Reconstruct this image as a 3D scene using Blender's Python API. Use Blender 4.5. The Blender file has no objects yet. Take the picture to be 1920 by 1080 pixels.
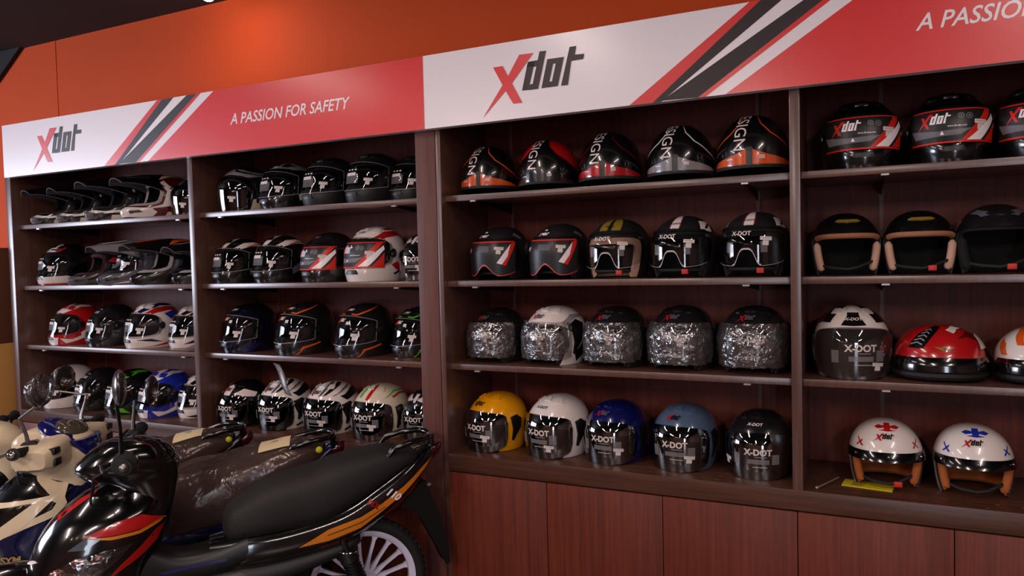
import bpy, bmesh, math, random
from mathutils import Vector, Matrix
from mathutils.geometry import tessellate_polygon
from mathutils.bvhtree import BVHTree
random.seed(7)
C = bpy.context.scene.collection
PI = math.pi
def rad(d): return d*PI/180

# ------------------------------------------------------------------ camera, world, lights, exposure
FPX = 1366.58
CAM = Vector((4.52711, -2.68230, 1.55))
RX = Vector((0.9049, 0.4249, -0.0242)).normalized()
DV = Vector((-0.4255, 0.9042, -0.0373)); DV = (DV-RX*DV.dot(RX)).normalized()
UP = RX.cross(DV).normalized()
cd = bpy.data.cameras.new('camera'); cam = bpy.data.objects.new('camera', cd); C.objects.link(cam)
cd.sensor_width = 36; cd.lens = FPX*36/1920; cd.clip_start = .05
cam.matrix_world = Matrix(((RX.x, UP.x, -DV.x, CAM.x), (RX.y, UP.y, -DV.y, CAM.y), (RX.z, UP.z, -DV.z, CAM.z), (0, 0, 0, 1)))
sc = bpy.context.scene; sc.camera = cam
sc.view_settings.view_transform = 'Standard'; sc.view_settings.look = 'None'
sc.view_settings.gamma = 1; sc.view_settings.use_curve_mapping = False
sc.view_settings.exposure = 0.1
w = bpy.data.worlds.new('world'); sc.world = w; w.use_nodes = True
w.node_tree.nodes['Background'].inputs[0].default_value = (0.55, 0.62, 0.75, 1)
w.node_tree.nodes['Background'].inputs[1].default_value = 0.15

def area(name, loc, target, sx, sy, power, col):
    l = bpy.data.lights.new(name, 'AREA'); l.shape = 'RECTANGLE'; l.size = sx; l.size_y = sy
    l.energy = power; l.color = col
    o = bpy.data.objects.new(name, l); C.objects.link(o); o.location = loc
    o.rotation_euler = (Vector(target)-Vector(loc)).to_track_quat('-Z', 'Y').to_euler()
    return o
WARM = (1.0, 0.80, 0.74)
TUBES = [(1.0, -1.75, 1.25, 13), (3.0, -1.75, 1.25, 13), (5.4, -1.75, 1.25, 13), (0.8, -5.2, 2.3, 100), (3.6, -5.2, 2.3, 100), (6.4, -5.2, 2.3, 100)]
for tx, ty, tl, tw in TUBES:
    area('tube_light', (tx, ty, 2.93), (tx, ty, 0), .05, tl, tw, WARM)
area('window_daylight', (-3.36, -2.9, 1.82), (0.6, -1.3, 1.9), 2.4, 1.6, 140, (0.74, 0.80, 1.0))
area('door_daylight', (6.3, -8.4, 1.25), (5.0, 0, 1.0), .9, 2.2, 30, (0.74, 0.84, 1.0))
pl_ = bpy.data.lights.new('spot_lamp_light', 'POINT'); pl_.energy = 3.5; pl_.color = (1.0, .80, .62); pl_.shadow_soft_size = .05
po = bpy.data.objects.new('spot_lamp_light', pl_); C.objects.link(po); po.location = (1.525, -.06, 2.88)

def ray(px, py): return DV + RX*((px-960)/FPX) - UP*((py-540)/FPX)
def at(px, py, y):
    r = ray(px, py); return CAM + r*((y-CAM.y)/r.y)

# ------------------------------------------------------------------ materials
def lin(h):
    if isinstance(h, (tuple, list)): return (*h[:3], 1)
    v = [int(h[i:i+2], 16)/255 for i in (0, 2, 4)]
    return tuple([(c/12.92 if c <= .04045 else ((c+.055)/1.055)**2.4) for c in v]+[1])
MATS = {}
def mat(name, col, rough=.5, coat=0, metal=0, spec=.5, bump=None, emit=None):
    if name in MATS: return MATS[name]
    m = bpy.data.materials.new(name); m.use_nodes = True; n = m.node_tree.nodes; b = n['Principled BSDF']
    b.inputs['Base Color'].default_value = lin(col); b.inputs['Roughness'].default_value = rough
    b.inputs['Coat Weight'].default_value = coat; b.inputs['Coat Roughness'].default_value = .05 if rough < .34 else .22
    b.inputs['Metallic'].default_value = metal; b.inputs['Specular IOR Level'].default_value = spec
    if bump:
        sc_, st = bump; tc = n.new('ShaderNodeTexCoord'); no = n.new('ShaderNodeTexNoise'); bp = n.new('ShaderNodeBump')
        no.inputs['Scale'].default_value = sc_; no.inputs['Detail'].default_value = 4; bp.inputs['Strength'].default_value = st
        bp.inputs['Distance'].default_value = .01
        L = m.node_tree.links; L.new(tc.outputs['Object'], no.inputs['Vector']); L.new(no.outputs['Fac'], bp.inputs['Height']); L.new(bp.outputs['Normal'], b.inputs['Normal'])
    if emit: b.inputs['Emission Color'].default_value = lin(emit[0]); b.inputs['Emission Strength'].default_value = emit[1]
    MATS[name] = m; return m
def wood(name, c1, c2, rough=.42, scale=(60, 60, 2.2), spec=.4, coat=0):
    if name in MATS: return MATS[name]
    m = bpy.data.materials.new(name); m.use_nodes = True; n = m.node_tree.nodes; L = m.node_tree.links; b = n['Principled BSDF']
    tc = n.new('ShaderNodeTexCoord'); mp = n.new('ShaderNodeMapping'); mp.inputs['Scale'].default_value = scale
    no = n.new('ShaderNodeTexNoise'); no.inputs['Scale'].default_value = 1; no.inputs['Detail'].default_value = 6; no.inputs['Roughness'].default_value = .65; no.inputs['Distortion'].default_value = .4
    cr = n.new('ShaderNodeValToRGB'); cr.color_ramp.elements[0].position = .3; cr.color_ramp.elements[1].position = .72
    cr.color_ramp.elements[0].color = lin(c1); cr.color_ramp.elements[1].color = lin(c2)
    L.new(tc.outputs['Object'], mp.inputs['Vector']); L.new(mp.outputs[0], no.inputs['Vector']); L.new(no.outputs['Fac'], cr.inputs[0]); L.new(cr.outputs[0], b.inputs['Base Color'])
    bp = n.new('ShaderNodeBump'); bp.inputs['Strength'].default_value = .12; bp.inputs['Distance'].default_value = .003
    L.new(no.outputs['Fac'], bp.inputs['Height']); L.new(bp.outputs[0], b.inputs['Normal'])
    b.inputs['Roughness'].default_value = rough; b.inputs['Specular IOR Level'].default_value = spec
    b.inputs['Coat Weight'].default_value = coat; b.inputs['Coat Roughness'].default_value = .28; b.inputs['Coat IOR'].default_value = 1.7
    MATS[name] = m; return m
def glassy(name, tint, ior=1.6, base=.0, rough=.02, gcol=(1, 1, 1), bump=None, dark=0, bs=1.0, dcol=(.5, .5, .5)):
    """thin clear sheet: see-through tinted layer under a mirror-like reflection"""
    if name in MATS: return MATS[name]
    m = bpy.data.materials.new(name); m.use_nodes = True; n = m.node_tree.nodes; L = m.node_tree.links
    n.remove(n['Principled BSDF']); out = n['Material Output']
    tr = n.new('ShaderNodeBsdfTransparent'); tr.inputs[0].default_value = (*tint, 1)
    gl = n.new('ShaderNodeBsdfGlossy'); gl.inputs['Color'].default_value = (*gcol, 1); gl.inputs['Roughness'].default_value = rough
    fr = n.new('ShaderNodeFresnel'); fr.inputs[0].default_value = ior
    ad = n.new('ShaderNodeMath'); ad.operation = 'ADD'; ad.use_clamp = True; ad.inputs[1].default_value = base
    mx = n.new('ShaderNodeMixShader'); L.new(fr.outputs[0], ad.inputs[0]); L.new(ad.outputs[0], mx.inputs[0])
    L.new(tr.outputs[0], mx.inputs[1]); L.new(gl.outputs[0], mx.inputs[2]); L.new(mx.outputs[0], out.inputs[0])
    if dark:   # a little milky haze in the film itself
        df = n.new('ShaderNodeBsdfDiffuse'); df.inputs[0].default_value = (*dcol, 1); m2 = n.new('ShaderNodeMixShader'); m2.inputs[0].default_value = dark
        L.new(mx.outputs[0], m2.inputs[1]); L.new(df.outputs[0], m2.inputs[2]); L.new(m2.outputs[0], out.inputs[0])
    if bump:
        tc = n.new('ShaderNodeTexCoord'); no = n.new('ShaderNodeTexNoise'); no.inputs['Scale'].default_value = bump; no.inputs['Detail'].default_value = 3; no.inputs['Distortion'].default_value = 1.2
        bp = n.new('ShaderNodeBump'); bp.inputs['Strength'].default_value = bs; bp.inputs['Distance'].default_value = .02
        L.new(tc.outputs['Object'], no.inputs['Vector']); L.new(no.outputs['Fac'], bp.inputs['Height'])
        L.new(bp.outputs[0], gl.inputs['Normal']); L.new(bp.outputs[0], fr.inputs['Normal'])
    MATS[name] = m; return m

W_CASE = wood('dark wood laminate', '3e1c14', '5a2e20')
W_BACK = wood('back panel laminate', '4c1a12', '68291c', rough=.6)
W_EDGE = wood('laminate edge', '4c2d25', '644136', rough=.38, spec=.5, coat=.7)
W_DOOR = wood('red brown laminate', '541f12', '74331e', rough=.5)
M_ORANGE = mat('orange wall paint', 'de5018', .7, spec=.3, bump=(80, .05))
M_DARK = mat('dark ceiling paint', '1c1715', .8)
M_FLOOR = mat('dark floor tile', '4a3a34', .25)
M_WHITE = mat('white print', 'f8eef0', .35, coat=.5); M_RED = mat('red print', 'e42c2c', .35, coat=.5); M_BLACKP = mat('dark grey print', '2c2224', .45)
M_CHROME = mat('chrome', 'd8d8dc', .12, metal=1); M_STEEL = mat('steel', '8f8c8c', .35, metal=1)
M_RUBBER = mat('black rubber', '121113', .7); M_PLAST = mat('black plastic', '0e0d0f', .38); M_GLOSSB = mat('glossy black paint', '070608', .16, coat=1)
M_LINB = mat('black lining cloth', '100c0d', .95); M_LINT = mat('tan lining cloth', 'a06a4a', .9); M_LINO = mat('orange tan lining', 'a85a26', .9)
M_LINP = mat('beige pad leather', 'c49a84', .7); M_LING = mat('pale grey pad', '9c9492', .8)
M_LABEL = mat('price sticker paper', 'd9cdc9', .55); M_GREY = mat('grey print', '8c8688', .5); M_DGREY = mat('faint grey print', '6e686a', .5)
M_PRW = mat('pale visor print', 'd2c4be', .5)
M_RIM = mat('visor rim line', '9c9498', .4)
V_CLEAR = glassy('clear visor', (.80, .80, .80), 1.5, .03)
V_TINT = glassy('tinted visor', (.16, .15, .16), 1.6, .05)
V_HAZE = glassy('smoky visor', (.26, .24, .24), 1.6, .08, dark=.12, dcol=(.16, .13, .12))  # diffuse grey mixed in to stand for print and reflections on the visor
V_DARK = glassy('dark visor', (.05, .045, .05), 1.7, .07)
V_SILV = glassy('silver tinted visor', (.14, .13, .14), 1.7, .16)
FILM = glassy('crinkled plastic film', (.78, .76, .75), 1.5, .12, .12, bump=17, bs=.9, dark=.05, dcol=(.55, .50, .48))
FILM2 = glassy('brown plastic wrap', (.42, .36, .34), 1.4, .05, .20, gcol=(.9, .8, .75), bump=7, bs=.55, dark=.30, dcol=(.16, .10, .085))
STRIP = glassy('clear strip plastic', (.6, .58, .6), 1.4, .10, .35, dark=.2, dcol=(.5, .46, .48))

# ------------------------------------------------------------------ mesh helpers
def tag(o, label=None, cat=None, group=None, kind=None):
    if label: o['label'] = label
    if cat: o['category'] = cat
    if group: o['group'] = group
    if kind: o['kind'] = kind
    return o
def obj(name, bm, mats, parent=None, smooth=True, ang=38, normals=True):
    if not isinstance(mats, (list, tuple)): mats = [mats]
    if normals: bmesh.ops.recalc_face_normals(bm, faces=bm.faces)
    me = bpy.data.meshes.new(name); bm.to_mesh(me); bm.free()
    for m in mats: me.materials.append(m)
    if smooth:
        me.polygons.foreach_set('use_smooth', [True]*len(me.polygons)); me.set_sharp_from_angle(angle=rad(ang))
    o = bpy.data.objects.new(name, me); C.objects.link(o)
    if parent: o.parent = parent
    return o
def empty(name, loc, rz=0, s=1):
    o = bpy.data.objects.new(name, None); C.objects.link(o); o.location = loc; o.rotation_euler = (0, 0, rz); o.scale = (s, s, s); o.empty_display_size = .1
    return o
def box(bm, x0, x1, y0, y1, z0, z1, mi=0, bev=0):
    r = bmesh.ops.create_cube(bm, size=1); vs = r['verts']
    for v in vs: v.co = Vector(((x0+x1)/2+v.co.x*(x1-x0), (y0+y1)/2+v.co.y*(y1-y0), (z0+z1)/2+v.co.z*(z1-z0)))
    fs = list({f for v in vs for f in v.link_faces})
    for f in fs: f.material_index = mi
    if bev:
        es = list({e for f in fs for e in f.edges}); g = bmesh.ops.bevel(bm, geom=es, offset=bev, segments=2, affect='EDGES', profile=.5)
        for f in g['faces']: f.material_index = mi
def bx(name, x0, x1, y0, y1, z0, z1, m, parent=None, bev=.0015):
    bm = bmesh.new(); box(bm, x0, x1, y0, y1, z0, z1, 0, bev); return obj(name, bm, m, parent)
def tube(bm, pts, r, n=10, mi=0, cap=True):
    pts = [Vector(p) for p in pts]; rs = r if isinstance(r, (list, tuple)) else [r]*len(pts); rings = []; prev = None
    for i, p in enumerate(pts):
        t = (pts[min(i+1, len(pts)-1)]-pts[max(i-1, 0)]).normalized()
        a = prev if prev else (Vector((0, 0, 1)) if abs(t.z) < .9 else Vector((1, 0, 0)))
        u = (a-t*a.dot(t)).normalized(); v = t.cross(u); prev = u
        rings.append([bm.verts.new(p+(u*math.cos(2*PI*k/n)+v*math.sin(2*PI*k/n))*rs[i]) for k in range(n)])
    for A, B in zip(rings, rings[1:]):
        for k in range(n):
            bm.faces.new((A[k], A[(k+1) % n], B[(k+1) % n], B[k])).material_index = mi
    if cap:
        bm.faces.new(rings[0][::-1]).material_index = mi; bm.faces.new(rings[-1]).material_index = mi
def torus(bm, c, R, r, axis='y', n=48, m=12, mi=0, flat=1.0):
    rows = []
    for i in range(n):
        a = 2*PI*i/n; row = []
        for j in range(m):
            b = 2*PI*j/m; q = R+r*math.cos(b); h = r*flat*math.sin(b)
            row.append(bm.verts.new(Vector(c)+Vector((q*math.cos(a), h, q*math.sin(a)))))
        rows.append(row)
    for i in range(n):
        for j in range(m):
            bm.faces.new((rows[i][j], rows[(i+1) % n][j], rows[(i+1) % n][(j+1) % m], rows[i][(j+1) % m])).material_index = mi
def ell(bm, c, rx, ry, rz, u=20, v=12, mi=0, M=None):
    r = bmesh.ops.create_uvsphere(bm, u_segments=u, v_segments=v, radius=1)
    for q in r['verts']:
        p = Vector((q.co.x*rx, q.co.y*ry, q.co.z*rz)); q.co = Vector(c)+(M @ p if M else p)
    for f in {f for q in r['verts'] for f in q.link_faces}: f.material_index = mi
def cyl(bm, p0, p1, r, n=20, mi=0): tube(bm, [p0, p1], r, n, mi)
def rings_loft(bm, rings, mi=0, cap=True):
    R = [[bm.verts.new(p) for p in ring] for ring in rings]; n = len(R[0])
    for A, B in zip(R, R[1:]):
        for k in range(n): bm.faces.new((A[k], A[(k+1) % n], B[(k+1) % n], B[k])).material_index = mi
    if cap:
        bm.faces.new(R[0][::-1]).material_index = mi; bm.faces.new(R[-1]).material_index = mi
def sg(v, p): return math.copysign(abs(v)**p, v)
def interp(secs, k):
    """smooth sections with a catmull-rom pass, k steps between keys"""
    out = []
    n = len(secs)
    for i in range(n-1):
        a, b, c, d = secs[max(i-1, 0)], secs[i], secs[i+1], secs[min(i+2, n-1)]
        for j in range(k):
            t = j/k
            out.append(tuple(.5*((2*b[q])+(-a[q]+c[q])*t+(2*a[q]-5*b[q]+4*c[q]-d[q])*t*t+(-a[q]+3*b[q]-3*c[q]+d[q])*t**3) for q in range(len(b))))
    out.append(tuple(secs[-1])); return out
def loft_x(bm, secs, e=.8, n=24, k=4, mi=0):
    """sections (x, z0, z1, half width)"""
    rings = []
    for x, z0, z1, hw in interp(secs, k):
        c = (z0+z1)/2; h = max((z1-z0)/2, .001); hw = max(hw, .002)
        rings.append([Vector((x, hw*sg(math.cos(2*PI*i/n), e), c+h*sg(math.sin(2*PI*i/n), e))) for i in range(n)])
    rings_loft(bm, rings, mi)
def loft_z(bm, secs, e=.8, n=28, k=4, mi=0):
    """sections (z, x0, x1, half width)"""
    rings = []
    for z, x0, x1, hw in interp(secs, k):
        c = (x0+x1)/2; h = max((x1-x0)/2, .001); hw = max(hw, .002)
        rings.append([Vector((c+h*sg(math.cos(2*PI*i/n), e), hw*sg(math.sin(2*PI*i/n), e), z)) for i in range(n)])
    rings_loft(bm, rings, mi)
def tess(loops):
    fl = [Vector((p[0], p[1], 0)) for l in loops for p in l]
    return [[(fl[i].x, fl[i].y) for i in t] for t in tessellate_polygon([[Vector((p[0], p[1], 0)) for p in l] for l in loops])]
def subdiv(tris, mx):
    out = []; st = list(tris)
    while st:
        t = st.pop(); L = [math.dist(t[i], t[(i+1) % 3]) for i in range(3)]; i = L.index(max(L))
        if L[i] > mx:
            a, b, c = t[i], t[(i+1) % 3], t[(i+2) % 3]; m = ((a[0]+b[0])/2, (a[1]+b[1])/2)
            st += [[a, m, c], [m, b, c]]
        else: out.append(t)
    return out
def put(bm, tris, fn, mi):
    cache = {}
    for t in tris:
        vs = []
        for p in t:
            k = (round(p[0], 6), round(p[1], 6))
            if k not in cache:
                q = fn(*p); cache[k] = bm.verts.new(q) if q is not None else None
            vs.append(cache[k])
        if None in vs or len(set(vs)) < 3: continue
        try: bm.faces.new(vs).material_index = mi
        except ValueError: pass
_T = {}
def text(s, shear=0.0, bold=0.0):
    """triangles of a text, cap height 1, centred on x"""
    k = (s, shear, bold)
    if k not in _T:
        cu = bpy.data.curves.new('t', 'FONT'); cu.body = s; cu.shear = shear; cu.offset = bold; cu.resolution_u = 3; cu.size = 1
        o = bpy.data.objects.new('t', cu); me = bpy.data.meshes.new_from_object(o); me.calc_loop_triangles()
        V = [v.co.copy() for v in me.vertices]; xs = [v.x for v in V]; ys = [v.y for v in V]
        y0, h = 0, max(ys); cx = (min(xs)+max(xs))/2
        _T[k] = ([[((V[i].x-cx)/h, (V[i].y-y0)/h) for i in t.vertices] for t in me.loop_triangles], (max(xs)-min(xs))/h)
        bpy.data.objects.remove(o); bpy.data.meshes.remove(me); bpy.data.curves.remove(cu)
    return _T[k]
# the shop logo: a long-tailed X and square 'dot' letters, in metres on the sign
LX = [[[(3.2262, 2.3224), (3.2682, 2.3224), (3.2910, 2.2800), (3.3416, 2.3565), (3.4017, 2.3553), (3.3070, 2.2500), (3.3503, 2.1692), (3.3112, 2.1693),
        (3.2790, 2.2240), (3.1754, 2.1283), (3.2660, 2.2480)]]]
LD = [[[(3.378, 2.3239), (3.4203, 2.3248), (3.4144, 2.3013), (3.3728, 2.3044)]], [[(3.378, 2.3239), (3.4076, 2.3229), (3.377, 2.2158), (3.3502, 2.2159)]],
      [[(3.3835, 2.2361), (3.397, 2.2366), (3.3907, 2.2147), (3.3769, 2.2152)]], [[(3.4204, 2.3278), (3.4284, 2.357), (3.4555, 2.3561), (3.4189, 2.215), (3.3907, 2.2147)]],
      [[(3.46, 2.3229), (3.5284, 2.3224), (3.5006, 2.2153), (3.4326, 2.2155)], [(3.4831, 2.3026), (3.4945, 2.3026), (3.4773, 2.2363), (3.4658, 2.2356)]],
      [[(3.5523, 2.3565), (3.5787, 2.3562), (3.5723, 2.3246), (3.6102, 2.3228), (3.606, 2.3036), (3.5575, 2.3029), (3.542, 2.2141), (3.5143, 2.2154)]]]
def logo_tris(which, h=1.0, xtail=True):
    """unit logo: letter height (o) 1, centred"""
    out = []
    for l in (LX if which == 'X' else LD): out += tess(l)
    return [[((p[0]-3.40)/.1075*h, (p[1]-2.215)/.1075*h) for p in t] for t in out]

# ------------------------------------------------------------------ the room
def struct(name, bm, m, label=None):
    o = obj(name, bm, m, smooth=False); o['kind'] = 'structure'
    if label: o['label'] = label
    return o
def sbox(name, *a, m=None, label=None):
    bm = bmesh.new(); box(bm, *a); return struct(name, bm, m, label)
X0, X1, Y0, YB, ZC = -3.5, 9.0, -8.5, .45, 3.07
sbox('floor', X0, X1, Y0, YB+.1, -.1, 0, m=M_FLOOR)
sbox('ceiling', X0, X1, Y0, YB+.1, ZC, ZC+.1, m=M_DARK)
M_WALLW = mat('grey brown wall paint', '6b5148', .7)
sbox('wall_right', X1, X1+.1, Y0, YB+.1, 0, ZC, m=M_WALLW)
sbox('wall_front', X0, X1, Y0-.1, Y0, 0, ZC, m=M_WALLW)
# orange wall behind the cabinets, its far top corner cut off by the dark sloping soffit
bm = bmesh.new()
prof = [(-2.6, 0), (X1, 0), (X1, ZC), (-.555, ZC), (-1.35, 2.52), (-2.6, 1.7)]
rings_loft(bm, [[Vector((x, YB, z)) for x, z in prof], [Vector((x, YB+.1, z)) for x, z in prof]])
struct('wall_back', bm, M_ORANGE, 'orange painted wall above the cabinets')
bx_ = sbox('wall_far', X0, -2.6, YB, YB+.1, 0, ZC, m=M_DARK)
bm = bmesh.new(); prof = [(-2.6, 1.7), (-1.35, 2.52), (-.555, ZC), (-2.6, ZC)]
rings_loft(bm, [[Vector((x, YB-.03, z)) for x, z in prof], [Vector((x, YB+.09, z)) for x, z in prof]])
struct('trim_1', bm, M_DARK, 'dark sloping soffit in the far top corner')
bx_ = sbox('trim_2', -.231, -.224, YB-.0035, YB, 0, ZC, m=M_ORANGE)
# left wall with the shop window
WY0, WY1, WZ0, WZ1 = -4.2, -1.6, .95, 2.7
sbox('wall_left', X0, X0+.1, WY1, YB, 0, ZC, m=M_WALLW)
for k, a in enumerate([(Y0, WY0, 0, ZC), (WY0, WY1, 0, WZ0), (WY0, WY1, WZ1, ZC)]):
    sbox('wall_left', X0, X0+.1, a[0], a[1], a[2], a[3], m=M_WALLW)
wf = bmesh.new()
for a in ((WY0, WY0+.06, WZ0, WZ1), (WY1-.06, WY1, WZ0, WZ1), (WY0, WY1, WZ0, WZ0+.06), (WY0, WY1, WZ1-.06, WZ1), (-3.03, -2.97, WZ0, WZ1)):
    box(wf, X0+.02, X0+.08, *a)
wfr = obj('window_1', wf, mat('dark window frame', '241c1a', .5), smooth=False); wfr['kind'] = 'structure'
bm = bmesh.new(); box(bm, X0-.02, X0-.01, WY0, WY1, WZ0, WZ1)
pn = obj('pane', bm, mat('daylit window', 'ffffff', .5, emit=((.80, .84, 1.0), 7)), wfr, smooth=False); pn['kind'] = 'structure'

# glazed shop door in the wall behind the camera
bm = bmesh.new()
for a in ((5.80, 5.86, 0, 2.46), (6.74, 6.80, 0, 2.46), (5.80, 6.80, 2.40, 2.46), (5.80, 6.80, 0, .10)): box(bm, a[0], a[1], Y0, Y0+.05, a[2], a[3])
dr_ = obj('door_1', bm, mat('dark window frame', '241c1a', .5), smooth=False); dr_['kind'] = 'structure'
bm = bmesh.new(); box(bm, 5.86, 6.74, Y0+.001, Y0+.01, .10, 2.40)
pn = obj('pane', bm, mat('daylit door', 'ffffff', .5, emit=((.78, .86, 1.0), 4)), dr_, smooth=False); pn['kind'] = 'structure'

# ------------------------------------------------------------------ display cabinets
S1, S2, S3, SC = 1.8335, 1.4698, 1.1138, .730
ZT = 2.40
CF, CBK = 0.0, .44
def cabinet(label, xl, xr, pl, pr, part, bays, brks, doors):
    t = empty('display_cabinet', ((xl+xr)/2, .22, 0)); tag(t, label, 'cabinet', 'dark wood display cabinets')
    ox, oy = -(xl+xr)/2, -.22
    def b(name, x0, x1, y0, y1, z0, z1, m, par=t, bev=.0012): return bx(name, x0+ox, x1+ox, y0+oy, y1+oy, z0, z1, m, par, bev)
    b('side_panel', xl, pl, CF, CBK, 0, ZT, W_EDGE); b('side_panel', pr, xr, CF, CBK, 0, ZT, wood('post laminate', '55302a', '6e4238', rough=.5))
    b('back_panel', pl, pr, CBK-.012, CBK, 0, ZT, W_BACK)
    b('partition', part[0], part[1], CF, CBK-.012, .73, ZT, W_EDGE)
    b('top_panel', pl, pr, CF, CBK, ZT, ZT+.018, W_CASE)
    b('base_shelf', pl, pr, CF+.0, CBK-.012, .06, .08, W_CASE)
    b('plinth', pl, pr, CF+.04, CF+.058, 0, .06, W_CASE)
    for x0, x1 in bays:
        for z in (S1, S2, S3): b('shelf', x0+.001, x1-.001, .034, CBK-.013, z-.025, z, W_EDGE)
    for X in brks:
        b('shelf_standard', X-.007, X+.007, CBK-.016, CBK-.0125, SC+.03, ZT-.02, mat('brown painted metal', '5a3a30', .5), bev=0)
        for z in (S1, S2, S3):
            bm = bmesh.new()
            pr_ = [(.045, z-.0255), (CBK-.021, z-.0255), (CBK-.021, z-.066), (CBK-.07, z-.059), (.045, z-.034)]
            rings_loft(bm, [[Vector((X-.002+ox, y+oy, zz)) for y, zz in pr_], [Vector((X+.002+ox, y+oy, zz)) for y, zz in pr_]])
            br = obj('shelf_bracket', bm, M_PLAST, t, smooth=False)
            q = bx('bracket_tip', X-.012+ox, X+.012+ox, .030+oy, .048+oy, z-.031, z-.0255, mat('pale clip', 'b8b0ac', .3, metal=.5), br, 0)
    for x0, x1 in doors: b('door', x0+.0015, x1-.0015, CF-.001, CF+.017, .062, SC-.078, W_DOOR)
    return t
def wtop(label, xl, xr, scuffs=()):
    bm = bmesh.new(); box(bm, xl, xr, -.004, CBK-.013, SC-.072, SC, 0, .002)
    for x, y, l_, a_ in scuffs:
        c_, s_ = math.cos(a_)*l_, math.sin(a_)*l_
        bm.faces.new([bm.verts.new(v) for v in ((x, y, SC+.0004), (x+c_, y+s_, SC+.0004), (x+c_-s_*.3, y+s_+c_*.3, SC+.0004), (x-s_*.25, y+c_*.25, SC+.0004))]).material_index = 1
    return tag(obj('counter_top', bm, [wood('counter laminate', '3c231a', '5c3a2c', rough=.35, scale=(2.5, 60, 60)), mat('pale scuff', 'a08c80', .6)]), label, 'counter', 'brown worktops')
dl = [(-.018+i*.4065, -.018+(i+1)*.4065) for i in range(7)]
cabinet('dark wood display cabinet on the left behind the motorcycles', -.071, 2.918, -.02, 2.82, (1.4505, 1.485),
        [(-.02, 1.4505), (1.485, 2.82)], [.17, 1.33, 1.63, 2.68], dl)
cabinet('dark wood display cabinet on the right with red-brown lower doors', 2.922, 5.86, 2.944, 5.838, (4.327, 4.361),
        [(2.944, 4.327), (4.361, 5.838)], [3.077, 4.175, 4.62, 5.68], [(2.944, 3.397), (3.397, 3.868), (3.868, 4.342), (4.342, 4.812), (4.812, 5.29), (5.29, 5.838)])
wtop('brown worktop under the left shelves behind the motorcycles', -.0195, 2.8195)
wtop('long brown worktop under the yellow and white helmets, small scuffs on it', 2.9445, 5.8375, [(3.16, .03, .014, .2), (3.42, .03, .006, 1), (4.07, .06, .010, .3), (4.06, .02, .013, .1), (4.13, .012, .012, -.2), (4.70, .05, .008, .5), (4.76, .03, .010, .1), (4.84, .02, .006, .8), (4.90, .015, .010, .2), (4.93, .06, .012, 0), (5.0, .05, .008, .4)])

# paint scuffs and dust flecks on the right worktop

# ------------------------------------------------------------------ sign boards
def sign(label, xo):
    t = empty('sign_board', (xo+1.45, -.03, 2.11)); tag(t, label, 'sign', 'red and white sign boards')
    ox, oy, oz = -(xo+1.45), .03, -2.11
    bm = bmesh.new(); box(bm, xo+ox, xo+2.899+ox, -.044+oy, -.0055+oy, 2.1105+oz, 2.4135+oz, 0)
    yf = -.044+oy
    d = xo-2.9
    zb, zt = 2.1108, 2.4132
    def q(pts, k, mi):
        vs = [bm.verts.new((x+d+ox, yf-.0007*k, z+oz)) for x, z in pts]; bm.faces.new(vs).material_index = mi
    def band(b0, b1, t0, t1, k, mi): q([(b0, zb), (b1, zb), (t1, zt), (t0, zt)], k, mi)
    band(4.1238, 5.798, 4.602, 5.798, 1, 1)
    band(3.781, 3.868, 4.2075, 4.243, 1, 1)       # red
    band(3.868, 3.8994, 4.243, 4.326, 1, 2)       # black wedge
    q([(3.8994, 2.1135), (4.0299, zb), (4.487, zt), (4.418, zt)], 1, 2)
    band(4.0299, 4.0577, 4.487, 4.517, 1, 1)
    obj('panel', bm, [M_WHITE, M_RED, M_BLACKP], t, smooth=False)
    bm = bmesh.new()
    for nm, mi in (('X', 0), ('D', 1)):
        put(bm, [[(p[0]*.1075+3.40+d, p[1]*.1075+2.215) for p in tr] for tr in logo_tris(nm)], lambda x, z: Vector((x+ox, yf-.0015-.001*(x-xo-ox)*.1, z+oz)), mi)
    obj('logo', bm, [M_RED, M_BLACKP], t, smooth=False)
    tr, wd = text('A PASSION FOR SAFETY', .28, .012)
    s = .715/wd; bm = bmesh.new()
    put(bm, tr, lambda x, y: Vector((5.062+x*s+d+ox, yf-.0015, 2.2395+y*.051+oz)), 0)
    obj('slogan', bm, [M_WHITE], t, smooth=False)
sign('red and white helmet sign board over the left cabinet', 0.0)
sign('red and white helmet sign board over the right cabinet', 2.9)

# ------------------------------------------------------------------ helmets
class P:
    def __init__(s, **k):
        s.ax, s.fr, s.bk, s.Ht, s.Hl, s.tap, s.chin, s.n = .124, .140, .150, .125, .125, .86, 0, 2.25
        s.A, s.top, s.bot, s.mid, s.Abot = 76, 24, -20, 2, 76; s.rake = 0
        s.__dict__.update(k)
def surf(p, a, e, k=1.0, off=0.0):
    a = rad(a); e = rad(e); s_, c_ = math.sin(a), math.cos(a)
    ay = p.fr if c_ > 0 else p.bk
    r = ((abs(s_)/p.ax)**p.n+(abs(c_)/ay)**p.n)**(-1/p.n)
    if e >= 0: s = max(math.cos(e), 0)**.92; z = p.Ht*math.sin(e)
    else:
        q = -e/rad(60); s = 1-(1-p.tap)*q**1.6; z = -p.Hl*math.sin(-e)/math.sin(rad(60))
    x, y = r*s*s_, -r*s*c_
    if p.chin and c_ > 0:
        g = min(max((rad(2)-e)/rad(42), 0), 1); g = g*g*(3-2*g); y -= p.chin*g*c_**2.2
    if e > 0: y += p.rake*math.sin(e)**1.3
    v = Vector((x*k, y*k, z*k))
    if off: v += v.normalized()*off
    return v+Vector((0, 0, p.Hl))
def etop(p, a):
    q = min(abs(a)/p.A, 1); return p.mid+(p.top-p.mid)*(1-q**4)**.25
def ebot(p, a):
    q = min(abs(a)/p.A, 1); return p.mid+(p.bot-p.mid)*(1-q**4)**.25
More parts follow.
